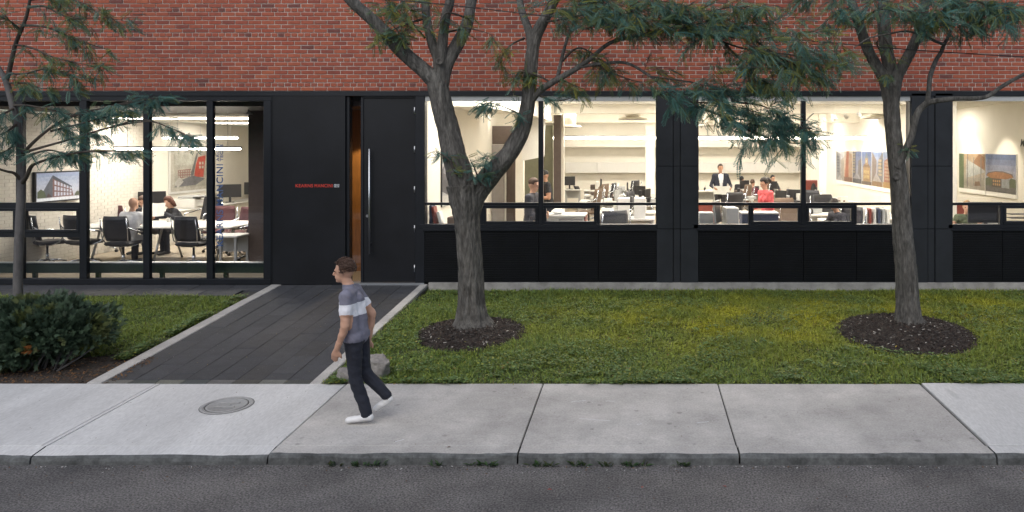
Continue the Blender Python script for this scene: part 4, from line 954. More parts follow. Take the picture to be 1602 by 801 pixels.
def person(label, loc, rz, jk, top, bottom, shoe='dshoe', skin=SKIN, hair='dark', style='short', sleeves='short', vox=0.012, shirtfront=None, female=False, band=None, headtilt=0.0, curl=0.25, slim=1.0):
    j, k = jk; t = thing('person', label, 'person', loc, rz); segs = []
    def S(a, b, ra, rb, tg): segs.append((V3(j[a]) if isinstance(a, str) else V3(a), V3(j[b]) if isinstance(b, str) else V3(b), ra*k, rb*k, tg))
    tw = slim
    S('pelvis','waist',.125*tw,.115*tw,'top'); S('waist','chest',.115*tw,.13*tw,'top'); S('chest','neck',.11*tw,.06,'top')
    S('shL','shR',.072,.072,'top'); S('hipL','hipR',.105*tw,.105*tw,'bottom')
    for n in 'LR':
        S('hip'+n, V3(j['sh'+n])*.8+V3(j['chest'])*.2, .075*tw, .085*tw, 'top')
        S('sh'+n,'el'+n,.062*tw,.045,'top' )
        if sleeves == 'short': S('sh'+n, V3(j['sh'+n]).lerp(V3(j['el'+n]),.56), .07*tw, .064, 'top')
        else: S('el'+n, V3(j['el'+n]).lerp(V3(j['wr'+n]),.85), .050, .041, 'top')
        S('el'+n,'wr'+n,.044,.030,'top' if sleeves == 'long' else 'skin')
        S('hip'+n,'kn'+n,.098*tw,.064,'bottom'); S('kn'+n,'an'+n,.070,.056,'bottom')
        an, toe = V3(j['an'+n]), V3(j['toe'+n]); dn = V3((0,0,-.045*k)); S(an,an+dn*.6,.045,.042,'shoe'); S(an+dn+V3((0,.03,0)), toe,.040,.034,'shoe')
        wr, ha = V3(j['wr'+n]), V3(j['ha'+n]); dr = (ha-wr).normalized(); fw = V3((0,-1,0)); sd = 1 if n == 'L' else -1
        side = dr.cross(V3((1,0,0))); side = side.normalized() if side.length > .1 else V3((0,1,0)); nrm = dr.cross(side).normalized()
        pc = wr + dr*.075*k
        for q in (-1.5,-.5,.5,1.5): S(wr + dr*.02*k + side*.010*q*k, pc + side*.0185*q*k,.018,.0155,'skin')
        for q, ln in ((-1.5,.066),(-.5,.080),(.5,.076),(1.5,.058)):
            p0 = pc + side*.0195*q*k; p1 = p0 + (dr + nrm*curl*sd)*ln*.5*k; p2 = p1 + (dr + nrm*curl*2.2*sd).normalized()*ln*.55*k; S(p0,p1,.0098,.0092,'skin'); S(p1,p2,.0092,.0078,'skin')
        tb_ = wr + dr*.03*k - side*.022*k; t1 = tb_ + (dr*.6 - side*.8).normalized()*.04*k; S(tb_,t1,.0145,.012,'skin'); S(t1, t1+(dr*.95-side*.25+nrm*.2*sd).normalized()*.035*k,.0115,.009,'skin')
    hd = V3(j['head']); nk = V3(j['neck']); S(nk, hd+V3((0,.01,-.04))*k,.052,.052,'skin')
    mb = MB()
    for a, b, ra, rb, tg in segs: capsule(mb, a, b, ra, rb)
    rot = Matrix.Rotation(headtilt, 3, 'X')
    def H(v): return hd + rot @ (V3(v)*k)
    mb.ball(H((0,.012,.015)), .074*k,.094*k,.105*k, 16, 12, rot=rot); mb.ball(H((0,-.035,-.055)), .052*k,.055*k,.060*k, 14, 10, rot=rot); mb.ball(H((0,-.07,-.09)), .026*k,.024*k,.022*k, 10, 8)
    capsule(mb, H((0,-.082,.02)), H((0,-.106,-.022)), .010*k, .0155*k, 8)
    capsule(mb, H((-.018,-.086,-.055)), H((.018,-.086,-.055)), .010*k, .010*k, 8)
    for s in (-1,1): mb.ball(H((s*.076,.012,-.005)), .010*k,.018*k,.030*k, 8, 8); mb.ball(H((s*.032,-.076,.022)), .02*k,.012*k,.010*k, 8, 6)
    if female: mb.ball(V3(j['chest'])+V3((.07,-.085,-.02))*k,.065*k,.06*k,.065*k); mb.ball(V3(j['chest'])+V3((-.07,-.085,-.02))*k,.065*k,.06*k,.065*k)
    tmp = link('tmp', mb.mesh('tmp', SKIN)); r = tmp.modifiers.new('r','REMESH'); r.mode = 'VOXEL'; r.voxel_size = vox; r.use_smooth_shade = True
    sm = tmp.modifiers.new('s','SMOOTH'); sm.iterations = 3; sm.factor = 0.5
    bpy.context.view_layer.update(); me = bpy.data.meshes.new_from_object(tmp.evaluated_get(bpy.context.evaluated_depsgraph_get())); bpy.data.objects.remove(tmp)
    nv = len(me.vertices); co = np.zeros(nv*3); me.vertices.foreach_get('co', co); co = co.reshape(-1,3); nr = np.zeros(nv*3); me.vertices.foreach_get('normal', nr); nr = nr.reshape(-1,3)
    fold = np.array([mnoise.noise(V3((p[0]*9, p[1]*9, p[2]*16+p[0]*7))) + .6*mnoise.noise(V3((p[0]*22, p[1]*22, p[2]*30+p[1]*14))) for p in co])
    okf = (np.linalg.norm(co-np.array(hd),axis=1) > .17*k)
    for n_ in 'LR': okf &= np.linalg.norm(co-np.array(j['ha'+n_]),axis=1) > .16*k
    co += nr*(fold*okf)[:,None]*.0075*k; me.vertices.foreach_set('co', co.ravel()); me.update()
    n = len(me.polygons); ctr = np.zeros(n*3); me.polygons.foreach_get('center', ctr); ctr = ctr.reshape(-1,3)
    best = np.full(n, 9.0); lab = np.zeros(n, int); names = ['top','bottom','skin','shoe','band','front']
    for a, b, ra, rb, tg in segs:
        a_, b_ = np.array(a), np.array(b); ab = b_-a_; L2 = max(ab@ab, 1e-9); u = np.clip(((ctr-a_)@ab)/L2, 0, 1); dd = np.linalg.norm(ctr-(a_+u[:,None]*ab), axis=1) - (ra+(rb-ra)*u)
        w_ = dd < best; best[w_] = dd[w_]; lab[w_] = names.index(tg)
    for n_ in 'LR':
        if sleeves == 'short':
            a_, b_ = np.array(j['sh'+n_]), np.array(j['el'+n_]); ab = b_-a_; u = ((ctr-a_)@ab)/(ab@ab); dd = np.linalg.norm(ctr-(a_+np.clip(u,0,1)[:,None]*ab), axis=1)
            lab[(dd < .075*k) & (u > .62) & (lab == 0)] = 2
    lab[(ctr[:,2] > nk.z + .02*k) & (np.linalg.norm(ctr-np.array(hd),axis=1) < .19*k)] = 2
    hipz = (V3(j['pelvis']).z)
    lab[(lab == 1) & (ctr[:,2] > hipz - .05*k) & (np.abs(ctr[:,0]) < .22*k)] = 0
    if shirtfront is not None:
        fr = (lab == 0) & (ctr[:,1] < V3(j['chest']).y - .05) & (ctr[:,2] > hipz) & (np.abs(ctr[:,0]) < (ctr[:,2]-hipz)*.14 + .01); lab[fr] = 5
    if band is not None:
        z0, z1 = band; lab[(lab == 0) & (ctr[:,2] > z0) & (ctr[:,2] < z1)] = 4
    me.materials.clear()
    for m_ in (CL[top], CL[bottom], skin, CL[shoe], CL['stripe'], CL[shirtfront or 'white']): me.materials.append(m_)
    me.polygons.foreach_set('material_index', lab.astype(np.int32)); me.polygons.foreach_set('use_smooth', np.ones(n, bool)); me.update()
    link('body', me, t)
    if style != 'bald':
        def fn(v):
            low = -.15 if style == 'short' else -.55
            face = v.y < -.35 and v.z < .55
            return 0.86 if face or v.z < low else 1.0 + .035*mnoise.noise(v*4)
        hm = MB(); hm.ball(H((0,.016,.024)), .084*k,.106*k,.113*k, 26, 20, fn=fn, rot=rot)
        if style == 'long': 
            for s in (-1,0,1): hm.tube([H((s*.06,.05,.05)),H((s*.078,.05,-.06)),H((s*.075,.06,-.16))], [.05*k,.05*k,.025*k], 10)
        if style == 'pony': hm.ball(H((0,.13,.02)), .05*k,.06*k,.055*k); hm.tube([H((0,.12,.02)),H((0,.17,-.03)),H((0,.16,-.12))], [.04*k,.04*k,.012*k], 10)
        if vox < .01:
            for q in range(420):
                v = V3((random.gauss(0,1),random.gauss(.25,1),random.gauss(.6,.8))).normalized()
                if v.z < -.25 or (v.y < -.45 and v.z < .55): continue
                b = H((v.x*.082, .016+v.y*.104, .024+v.z*.111)); tg = (V3((v.x*.4, .9, -.35)) + V3((random.gauss(0,.35),random.gauss(0,.3),random.gauss(0,.3)))); tg = (tg - v*tg.dot(v)).normalized()
                hm.tube([b - v*.006*k, b + v*.008*k + tg*.018*k, b + v*.004*k + tg*.042*k], [.006*k,.0055*k,.001*k], 4)
        hm.build('hair', HAIR[hair], t)
    for s in (-1,1): MB().ball(H((s*.032,-.083,.012)), .010*k,.006*k,.0075*k, 8, 6).build('eye', EYE, t)
    return t
# walker on the sidewalk, mid stride to the left, looking down the street
G = P(566, 660, 7.5); G.z = gz(G.y); pxm = 164.0
def W(px, py, lat): return (lat, (px-566)/pxm, (660-py)/pxm)      # local -y is forward (left in the picture), +x towards the street
jw = dict(pelvis=W(558,522,0), waist=W(557,498,0), chest=W(551,473,0), neck=W(545,447,0), head=W(538,424,.0),
    shL=W(552,459,.165), shR=W(547,459,-.165), elL=W(553,503,.215), wrL=W(540,537,.20), haL=W(536,549,.19), elR=W(571,500,-.21), wrR=W(566,537,-.2), haR=W(563,549,-.2),
    hipL=W(558,526,.085), knL=W(560,588,.07), anL=W(577,642,.06), toeL=W(549,654.5,.06), hipR=W(558,526,-.085), knR=W(566,586,-.08), anR=W(600,622,-.08), toeR=W(584,643,-.08))
jw = {a: V3(b) for a, b in jw.items()}
person('person walking on the sidewalk in grey banded shirt, dark trousers and white shoes', G, R(-90), (jw, .93), 'lilac', 'jean', 'shoe', SKIN, 'brown', 'short', 'short', 0.0075, band=((660-490)/pxm, (660-470)/pxm), headtilt=.12, slim=.98)
# meeting room
def pl(px, d, z=FLOOR): return at(px, d, z)
person('bald man in white shirt seated with his back to the meeting room glass', pl(195,15.25), R(172), seated(.18, h=1.78), 'white', 'jean', hair='dark', style='bald', sleeves='long')
person('person with brown hair bending over papers beside the bald man in the meeting', pl(244,17.3), R(-15), seated(.30, h=1.64), 'grey', 'jean', hair='brown', style='short', sleeves='long', headtilt=.5)
person('woman with dark auburn hair in black leaning over the meeting table reading', pl(290,17.2), R(-40), seated(.30, dict(wrL=(-.02,-.52,.95), haL=(-.05,-.58,.98)), h=1.62), 'black', 'jean', hair='auburn', style='long', sleeves='long', headtilt=.5)
# office
person('man in a dark sweater standing with folded arms at the reception sill', pl(829,14.3), R(75), standing(1.74, .05, dict(elL=(.22,-.12,1.12), wrL=(.06,-.30,1.12), haL=(0,-.36,1.13), elR=(-.22,-.12,1.12), wrR=(-.08,-.28,1.06), haR=(0,-.34,1.06))), 'grey', 'jean', hair='brown', sleeves='long', headtilt=.25)
person('man in a black short sleeved shirt handling papers beside the brown column', pl(859,18.7), R(-70), standing(1.75, .08, dict(elL=(.24,-.06,1.12), wrL=(.12,-.34,1.12), haL=(.08,-.42,1.12), elR=(-.24,-.06,1.12), wrR=(-.12,-.34,1.12), haR=(-.08,-.42,1.12))), 'black', 'jean', hair='black', sleeves='short', skin=SKIN2, headtilt=.4)
person('man in a dark suit and open white shirt holding a large paper sheet', pl(1127,23.4), R(6), standing(1.80, 0, dict(elL=(.29,-.06,1.14), wrL=(.24,-.30,1.08), haL=(.22,-.38,1.06), elR=(-.29,-.06,1.14), wrR=(-.24,-.30,1.08), haR=(-.22,-.38,1.06))), 'navy', 'grey', hair='dark', sleeves='long', skin=SKIN2, shirtfront='white')
sm_ = pl(1127,23.4); paper('large curled paper sheet held by the suited man', (sm_.x, sm_.y-.40, 1.00), .50, .30, 0, R(50), None, col='greypaper')
person('woman in a pink sweater with her hair tied back standing at the navy cabinet', pl(1203,16.6), R(-62), standing(1.66, .10, dict(elL=(.23,-.08,1.12), wrL=(.14,-.30,1.06), haL=(.10,-.38,1.05), elR=(-.23,-.08,1.12), wrR=(-.14,-.30,1.06), haR=(-.10,-.38,1.05))), 'pink', 'jean', hair='dark', style='pony', sleeves='long', female=True, headtilt=.45)
person('seated worker in black at the shared desk before the wall cabinets', pl(1158,27.0), R(150), seated(.1, h=1.75), 'black', 'jean', hair='black', sleeves='long', vox=.016)
person('seated worker in a maroon top next to the pink sweater woman', pl(1173,25.4), R(140), seated(.15, h=1.65), 'maroon', 'jean', hair='brown', sleeves='long', vox=.016)
person('seated worker with black hair at the far desk behind the pink sweater woman', pl(1206,28.2), R(20), seated(.1, h=1.75), 'grey', 'jean', hair='black', sleeves='long', vox=.016)
person('seated reader in a dark jacket bent over the desk at the right window', pl(1326,15.8), R(-60), seated(.30, h=1.70), 'grey', 'jean', hair='dark', sleeves='long', headtilt=.6, vox=.014)
person('seated person with fair hair in a green top behind the wide black monitor', pl(1512,15.3), R(-20), seated(.12, h=1.68), 'green', 'jean', hair='fair', sleeves='short', headtilt=.2, vox=.014)

# ================================================================== trees
def catmull(pts, rad, n=6):
    pts = [V3(p) for p in pts]; out = []; ro = []
    for i in range(len(pts)-1):
        p0, p1, p2, p3 = pts[max(i-1,0)], pts[i], pts[i+1], pts[min(i+2,len(pts)-1)]
        for q in range(n):
            t = q/n; out.append(.5*((2*p1)+(p2-p0)*t+(2*p0-5*p1+4*p2-p3)*t*t+(3*p1-p0-3*p2+p3)*t**3)); ro.append(rad[i]+(rad[i+1]-rad[i])*t)
    out.append(pts[-1]); ro.append(rad[-1]); return out, ro
def limb(path, parent, name='limb', mt='bark', n=22, ridge=0.06, seg=8):
    """path: list of (px, py, d, width in px)"""
    pts = [P(a, b, d) for a, b, d, w_ in path]; rad = [w_/2*d/F for a, b, d, w_ in path]; p2, r2 = catmull(pts, rad, seg)
    def jit(i, jj, p):
        a = jj/n*2*math.pi
        ca, sa = math.cos(a), math.sin(a); wob = .35*mnoise.noise(V3((p.x*3, p.y*3, p.z*4)))
        f = 1-abs(mnoise.noise(V3((ca*8+wob, sa*8+wob, p.z*1.7+5))))*2.2; f2 = 1-abs(mnoise.noise(V3((ca*15+wob, sa*15, p.z*4.5+2))))*2.2
        return 1 + ridge*.8*mnoise.noise(V3((ca*2.2, sa*2.2, p.z*1.1))) - ridge*1.15*max(f,0)**3 - ridge*.55*max(f2,0)**3 + ridge*.3*mnoise.noise(p*9)
    return MB().tube(p2, r2, n, jit=jit).build(name, M[mt], parent)
# compound leaf template: leaflets in pairs along a rachis of length 1
TV, TF = [], []
def leaflet(b, d, u, L, wd):
    q = len(TV); m_ = b + d*L*.5; s = u*wd; TV.extend([b, m_ + s + V3((0,0,-.015)), b + d*L + V3((0,0,-.04)), m_ - s + V3((0,0,-.015))]); TF.append((q,q+1,q+2,q+3))
for i in range(11):
    x = .08 + .083*i; L = .17*(1-.30*abs(i-5)/5)
    for s in (-1,1): dv = V3((.22, s*.93, -.25)).normalized(); leaflet(V3((x,0,-.22*x*x)), dv, V3((.97,-s*.22,0)), L, .034)
leaflet(V3((.96,0,-.15)), V3((1,0,-.3)).normalized(), V3((0,1,0)), .13, .03)
TV = np.array([list(v) for v in TV]); TF = np.array(TF)
def fronds(name, pos, dirs, size, cols, parent, mt):
    N = len(pos); d = dirs/np.linalg.norm(dirs,axis=1,keepdims=True); up = np.tile([0,-.55,.75],(N,1)) + rng.normal(0,.55,(N,3))
    y = np.cross(up, d); y /= np.linalg.norm(y,axis=1,keepdims=True)+1e-9; z = np.cross(d, y)
    R_ = np.stack([d,y,z],axis=2); V = np.einsum('nij,vj->nvi', R_, TV)*size[:,None,None] + pos[:,None,:]
    Fc = (TF[None] + (np.arange(N)*len(TV))[:,None,None]).reshape(-1,4); C = np.repeat(cols, len(TV), axis=0)
    return npmesh(name, V.reshape(-1,3), Fc, mt, C, parent)
PAL = np.array([(.060,.155,.140),(.110,.200,.160),(.125,.190,.100),(.160,.185,.060),(.25,.25,.05)])
class Crown:
    def __init__(s, weights, k=1.45): s.k = k; s.p = []; s.d = []; s.s = []; s.c = []; s.tw = MB(); s.w = weights
    def spray(s, path, n, spread=.10, size=(.13,.22), w0=4, side=.30, weights=None):
        pts = [P(a, b, d) for a, b, d in path]; p2, r2 = catmull(pts, [w0/2*path[0][2]/F*(1-.85*i/(len(pts)-1)) for i in range(len(pts))], 6); s.tw.tube(p2, r2, 6)
        tot = len(p2)-1; k = 0
        nsub = max(3, int(n*s.k)//9)
        for q in range(nsub):
            t = random.uniform(.12,1)*tot; i = min(int(t), tot-1); b = p2[i].lerp(p2[i+1], t-i); tg = (p2[i+1]-p2[i]).normalized()
            o = V3((random.gauss(0,1), random.gauss(0,1), random.gauss(-.15,.5))).normalized(); dv = (tg*.8 + o*.8).normalized(); L = random.uniform(.4,1)*side
            e = b + dv*L + V3((0,0,-.12*L)); s.tw.tube([b, b.lerp(e,.5)+V3((0,0,.02)), e], [.004,.003,.0015], 4)
            for m_ in range(9):
                f = random.uniform(.1,1); c = b.lerp(e, f) + V3((random.gauss(0,spread*.3),random.gauss(0,spread*.3),random.gauss(0,spread*.2)))
                fd = (dv*.7 + V3((random.gauss(0,.7), random.gauss(0,.7), random.gauss(-.55,.4))))
                s.add(c, fd, random.uniform(*size), weights)
    def add(s, c, fd, sz, weights=None):
        s.p.append(tuple(c)); s.d.append(tuple(fd)); s.s.append(sz); b = PAL[rng.choice(len(PAL), p=weights or s.w)]; s.c.append(b*random.uniform(.65,1.35))
    def fill(s, cx, cy, rx, ry, d, n, weights=None, size=(.14,.24)):
        for q in range(int(n*.74)//7):
            r, a = math.sqrt(random.random()), random.uniform(0,6.283); b = P(cx+rx*r*math.cos(a), cy+ry*r*math.sin(a), d+random.gauss(0,.35))
            if mnoise.noise(b*1.9) < -.22: continue
            dv = V3((random.gauss(.3,.8), random.gauss(-.2,.6), random.gauss(-.1,.35))).normalized(); L = random.uniform(.15,.38); e = b + dv*L; s.tw.tube([b, b.lerp(e,.5)+V3((0,0,.02)), e], [.004,.003,.0015], 4)
            for m_ in range(7): s.add(b.lerp(e, random.random()), dv*.8 + V3((random.gauss(0,.6),random.gauss(0,.6),random.gauss(-.3,.35))), random.uniform(*size), weights)
    def cloud(s, c, rx, ry, rz, n, size=(.2,.32)):
        for i in range(n):
            v = V3((random.gauss(0,1),random.gauss(0,1),random.gauss(0,1))).normalized()*random.random()**.45
            q = V3((c[0]+v.x*rx, c[1]+v.y*ry, c[2]+v.z*rz))
            if mnoise.noise(q*1.1) < -.12 or q.y > -.25: continue
            s.add(q, V3((random.gauss(0,1),random.gauss(0,1),random.gauss(-.3,.5))), random.uniform(*size))
    def build(s, parent):
        tag(s.tw.build('twigs', M['twig'], parent), kind='stuff'); fronds('crown', np.array(s.p), np.array(s.d), np.array(s.s), np.array(s.c), parent, M['leaf'])
# --- forked locust
d2 = lawn_d(514); T2 = thing('locust_tree', 'forked locust tree with thick furrowed trunk in a mulch bed by the entrance path', 'tree', (P(738,514,d2).x, d2-DF, gz(d2-DF)), 0, 'locust trees on the lawn')
def L2(path, parent, **k):
    o = limb(path, parent, **k); o.matrix_parent_inverse = Matrix.Translation(-V3(parent.location)); return o
D = d2
L2([(741,527,D,128),(740,518,D,92),(739,508,D,68),(738,496,D,53),(737,476,D,43),(736,440,D,39.5),(734,390,D,39),(731,345,D,41),(729,315,D,52),(727,290,D,60)], T2, name='trunk', n=84, ridge=.13, seg=20)
L2([(731,315,D,46),(722,285,D-.02,42),(711,245,D-.05,37),(700,200,D-.05,34),(690,160,D-.1,33),(683,125,D-.1,33),(676,112,D-.1,26)], T2, ridge=.12, n=64, seg=16)
L2([(682,128,D-.1,30),(665,112,D-.15,24),(645,95,D-.2,23),(624,75,D-.3,23),(586,34,D-.45,20),(549,0,D-.6,18),(500,-60,D-.8,15),(430,-140,D-1,10)], T2, ridge=.10, n=48, seg=12)
L2([(688,128,D-.1,26),(686,95,D-.1,17),(676,67,D-.1,15),(668,34,D-.05,14),(665,0,D,13.5),(658,-80,D+.2,11),(640,-180,D+.3,8)], T2, ridge=.09, n=36, seg=10)
L2([(690,130,D-.1,26),(690,94,D-.15,19),(693,60,D-.2,16),(698,22,D-.3,15),(704,0,D-.35,15),(715,-90,D-.6,12),(735,-190,D-.8,8)], T2, ridge=.09, n=36, seg=10)
L2([(688,135,D-.1,28),(698,100,D-.1,23),(717,67,D,21),(732,34,D+.1,18),(738,0,D+.2,17),(760,-90,D+.5,13),(800,-180,D+.7,8)], T2, ridge=.09, n=36, seg=10)
L2([(734,330,D,38),(748,298,D,36),(772,268,D-.05,31),(796,240,D-.1,28),(816,204,D-.1,25),(825,165,D-.15,23),(829,125,D-.2,22),(832,90,D-.2,21),(837,60,D-.2,20),(850,33,D-.25,18),(868,0,D-.3,15),(900,-70,D-.5,12),(950,-150,D-.7,8)], T2, ridge=.11, n=60, seg=14)
L2([(832,75,D-.2,16),(828,50,D-.2,13),(818,22,D-.1,12),(813,0,D,11),(800,-80,D+.2,8)], T2, ridge=.08, n=14)
L2([(824,165,D-.15,17),(842,144,D-.2,12),(862,130,D-.25,11),(897,110,D-.35,9.5),(920,95,D-.45,8),(955,67,D-.55,6.5),(1000,56,D-.65,5.5),(1037,49,D-.75,4.5),(1100,53,D-.85,3.8),(1180,62,D-1,2.5)], T2, ridge=.07, n=12)
L2([(905,105,D-.4,6),(945,99,D-.5,5.5),(981,99,D-.6,5),(1018,120,D-.7,4),(1045,142,D-.8,3.5),(1090,165,D-.9,3),(1140,185,D-.95,2.4),(1200,215,D-1,1.8)], T2, ridge=.06, n=8)
L2([(872,124,D-.25,7),(878,95,D-.1,6),(886,65,D,5),(895,40,D+.1,4),(905,10,D+.2,3)], T2, ridge=.06, n=8)
kn = MB(); kp = P(688, 96, D-.27); kn.lathe([(.045,-.01),(.05,.012),(.038,.022),(.028,.012),(.0,.008)], n=18)
ko = kn.build('branch_knot', M['bark'], T2); ko.rotation_euler = (R(90),0,0); ko.location = kp - V3(T2.location)
c2 = Crown([.16,.32,.28,.18,.06]); OL = [.08,.17,.33,.30,.12]; TE = [.62,.24,.10,.03,.01]
for path, n, kw in [
    ([(640,70,D-.3),(622,48,D-.4),(600,25,D-.45)], 40, dict(weights=OL)), ([(665,60,D),(640,30,D-.1),(615,5,D-.2)], 70, dict(weights=OL)), ([(660,30,D-.1),(630,40,D-.3),(605,52,D-.5)], 45, dict(weights=OL)),
    ([(700,50,D),(735,45,D-.3),(772,55,D-.4)], 36, dict(weights=OL)), ([(736,30,D),(700,20,D-.4),(690,36,D-.5)], 14, dict(weights=OL)),
    ([(820,60,D),(800,70,D-.3),(782,92,D-.4)], 26, dict(weights=OL, side=.2)), ([(850,35,D-.2),(880,30,D-.6),(930,20,D-.9),(990,18,D-1.1)], 170, dict()),
    ([(868,0,D-.3),(920,-8,D-.7),(1000,-5,D-1),(1060,8,D-1.2)], 180, dict()), ([(1000,55,D-.7),(1060,45,D-.9),(1130,40,D-1.1),(1190,45,D-1.2)], 190, dict(side=.34)),
    ([(1037,49,D-.75),(1090,25,D-.9),(1150,10,D-1),(1200,15,D-1.2)], 180, dict(side=.36)), ([(1100,53,D-.85),(1160,75,D-1),(1230,85,D-1.2),(1290,95,D-1.3)], 190, dict(side=.36)),
    ([(1180,62,D-1),(1230,95,D-1.1),(1275,110,D-1.2),(1320,100,D-1.3)], 130, dict(side=.34)), ([(1130,65,D-.9),(1170,105,D-1),(1190,125,D-1.1),(1235,140,D-1.1)], 110, dict(side=.30)),
    ([(1018,120,D-.7),(1060,125,D-.85),(1110,135,D-.9),(1150,145,D-1)], 110, dict(weights=TE)), ([(1045,142,D-.8),(1075,158,D-.9),(1120,162,D-.95),(1165,170,D-1)], 105, dict(weights=TE)),
    ([(1090,165,D-.9),(1130,182,D-.95),(1180,190,D-1),(1225,205,D-1)], 120, dict(weights=TE, side=.24)), ([(1140,185,D-.95),(1180,208,D-1),(1225,222,D-1),(1262,226,D-1)], 105, dict(weights=TE, side=.2)),
    ([(1180,195,D-1),(1220,200,D-1),(1260,200,D-1),(1290,208,D-1)], 60, dict(weights=TE, side=.18)), ([(1150,160,D-1),(1190,165,D-1),(1225,180,D-1)], 70, dict(weights=TE, side=.22)),
    ([(880,95,D-.1),(905,75,D-.2),(935,90,D-.3),(950,110,D-.4)], 60, dict(weights=OL, side=.24)), ([(862,130,D-.25),(845,120,D-.3),(815,112,D-.4),(790,120,D-.4)], 50, dict(weights=OL, side=.2)),
    ([(930,98,D-.45),(960,115,D-.5),(1000,128,D-.6),(1030,125,D-.7)], 70, dict(side=.22)), ([(870,120,D-.2),(890,130,D-.3),(915,140,D-.4)], 34, dict(weights=OL, side=.18)),
    ([(826,185,D-.1),(808,176,D-.25),(785,166,D-.3),(760,160,D-.35)], 66, dict(weights=TE, side=.18)), ([(760,285,D-.2),(758,262,D-.3),(764,244,D-.35)], 60, dict(weights=TE, side=.13, size=(.11,.17))), ([(752,290,D-.25),(742,262,D-.35),(735,250,D-.4)], 26, dict(weights=TE, side=.1, size=(.1,.15))),
    ([(708,255,D-.25),(694,244,D-.3),(682,238,D-.3)], 18, dict(weights=TE, side=.1, size=(.1,.15))), ([(716,275,D-.25),(706,258,D-.3),(708,240,D-.3)], 20, dict(weights=OL, side=.09, size=(.1,.14))),
    ([(845,150,D-.2),(870,158,D-.3),(905,150,D-.35)], 26, dict(weights=TE, side=.14)), ([(900,-20,D-.5),(960,20,D-.7),(1010,35,D-.8)], 120, dict(side=.3))]: c2.spray(path, n, **kw)
for a_ in ((930,20,90,28,D-.8,380,None),(1040,25,110,32,D-.9,420,None),(1150,40,110,44,D-1,470,None),(1245,85,85,38,D-1.2,420,None),(1160,112,90,28,D-1,240,None),(1110,148,80,18,D-.9,260,TE),(620,22,52,26,D-.3,190,OL),(1165,188,70,26,D-.95,230,TE),(985,112,60,16,D-.5,110,OL),(1225,212,45,14,D-1,110,TE)): c2.fill(*a_)
c2.cloud((-1.0,-3.3,6.6), 3.0, 2.2, 1.3, 1300); c2.cloud((-3.6,-3.6,6.8), 1.8, 1.6, 1.0, 300)
def attach(parent):
    for ch in parent.children:
        if ch.name.split('.')[0] in ('twigs','crown'): ch.matrix_parent_inverse = Matrix.Translation(-V3(parent.location))
c2.build(T2); attach(T2)
# --- right locust
d3 = lawn_d(509); T3 = thing('locust_tree', 'locust tree with a straight leaning trunk in the wider mulch bed', 'tree', (P(1421,509,d3).x, d3-DF, gz(d3-DF)), 0, 'locust trees on the lawn'); D = d3
L2([(1422,523,D,104),(1422,514,D,74),(1422,507,D,57),(1421,498,D,44),(1420,470,D,37),(1418,430,D,34),(1413,370,D,31),(1410,330,D,29.5),(1406,280,D,27),(1400,230,D,25),(1396,190,D,25),(1394,160,D,26),(1393,135,D,34)], T3, name='trunk', n=76, ridge=.11, seg=18)
L2([(1392,150,D,25),(1384,125,D,21),(1372,105,D,18),(1358,78,D-.05,17),(1344,37,D-.1,16),(1332,0,D-.2,14),(1310,-90,D-.4,11),(1290,-170,D-.6,8)], T3, ridge=.09, n=36, seg=10)
L2([(1394,150,D,25),(1393,112,D+.05,22),(1387,80,D+.1,21),(1383,40,D+.1,20),(1383,0,D+.1,18),(1390,-100,D+.2,13),(1395,-190,D+.2,8)], T3, ridge=.09, n=36, seg=10)
L2([(1396,150,D,24),(1404,118,D-.05,19),(1424,82,D-.1,17),(1439,45,D-.15,15),(1449,0,D-.2,14),(1475,-90,D-.4,11),(1510,-170,D-.6,8)], T3, ridge=.09, n=36, seg=10)
L2([(1404,262,D-.05,16),(1414,240,D-.1,12),(1426,213,D-.15,11),(1433,183,D-.2,11),(1440,170,D-.2,11),(1453,160,D-.25,10),(1475,156,D-.3,9),(1497,154,D-.3,8),(1525,154,D-.4,7.5),(1546,150,D-.45,7),(1568,135,D-.5,6.5),(1602,116,D-.6,6),(1680,80,D-.8,4)], T3, ridge=.07, n=14)
L2([(1451,163,D-.25,9),(1453,140,D-.25,8),(1455,120,D-.25,8),(1463,97,D-.2,7.5),(1472,82,D-.2,7),(1477,70,D-.2,6.5),(1486,52,D-.2,5),(1500,20,D-.2,4),(1520,-30,D-.2,3)], T3, ridge=.07, n=12)
L2([(1478,70,D-.2,5),(1462,64,D-.3,4.5),(1445,56,D-.4,4),(1418,49,D-.5,3.5),(1385,54,D-.55,3),(1359,60,D-.6,2.5),(1336,75,D-.6,1.8)], T3, ridge=.05, n=8)
kn = MB(); kn.lathe([(.05,-.01),(.055,.012),(.04,.024),(.03,.012),(.0,.006)], n=18); ko = kn.build('branch_knot', M['bark'], T3); ko.rotation_euler = (R(90),0,0); ko.location = P(1402,276,D-.105) - V3(T3.location)
c3 = Crown([.24,.38,.24,.11,.03])
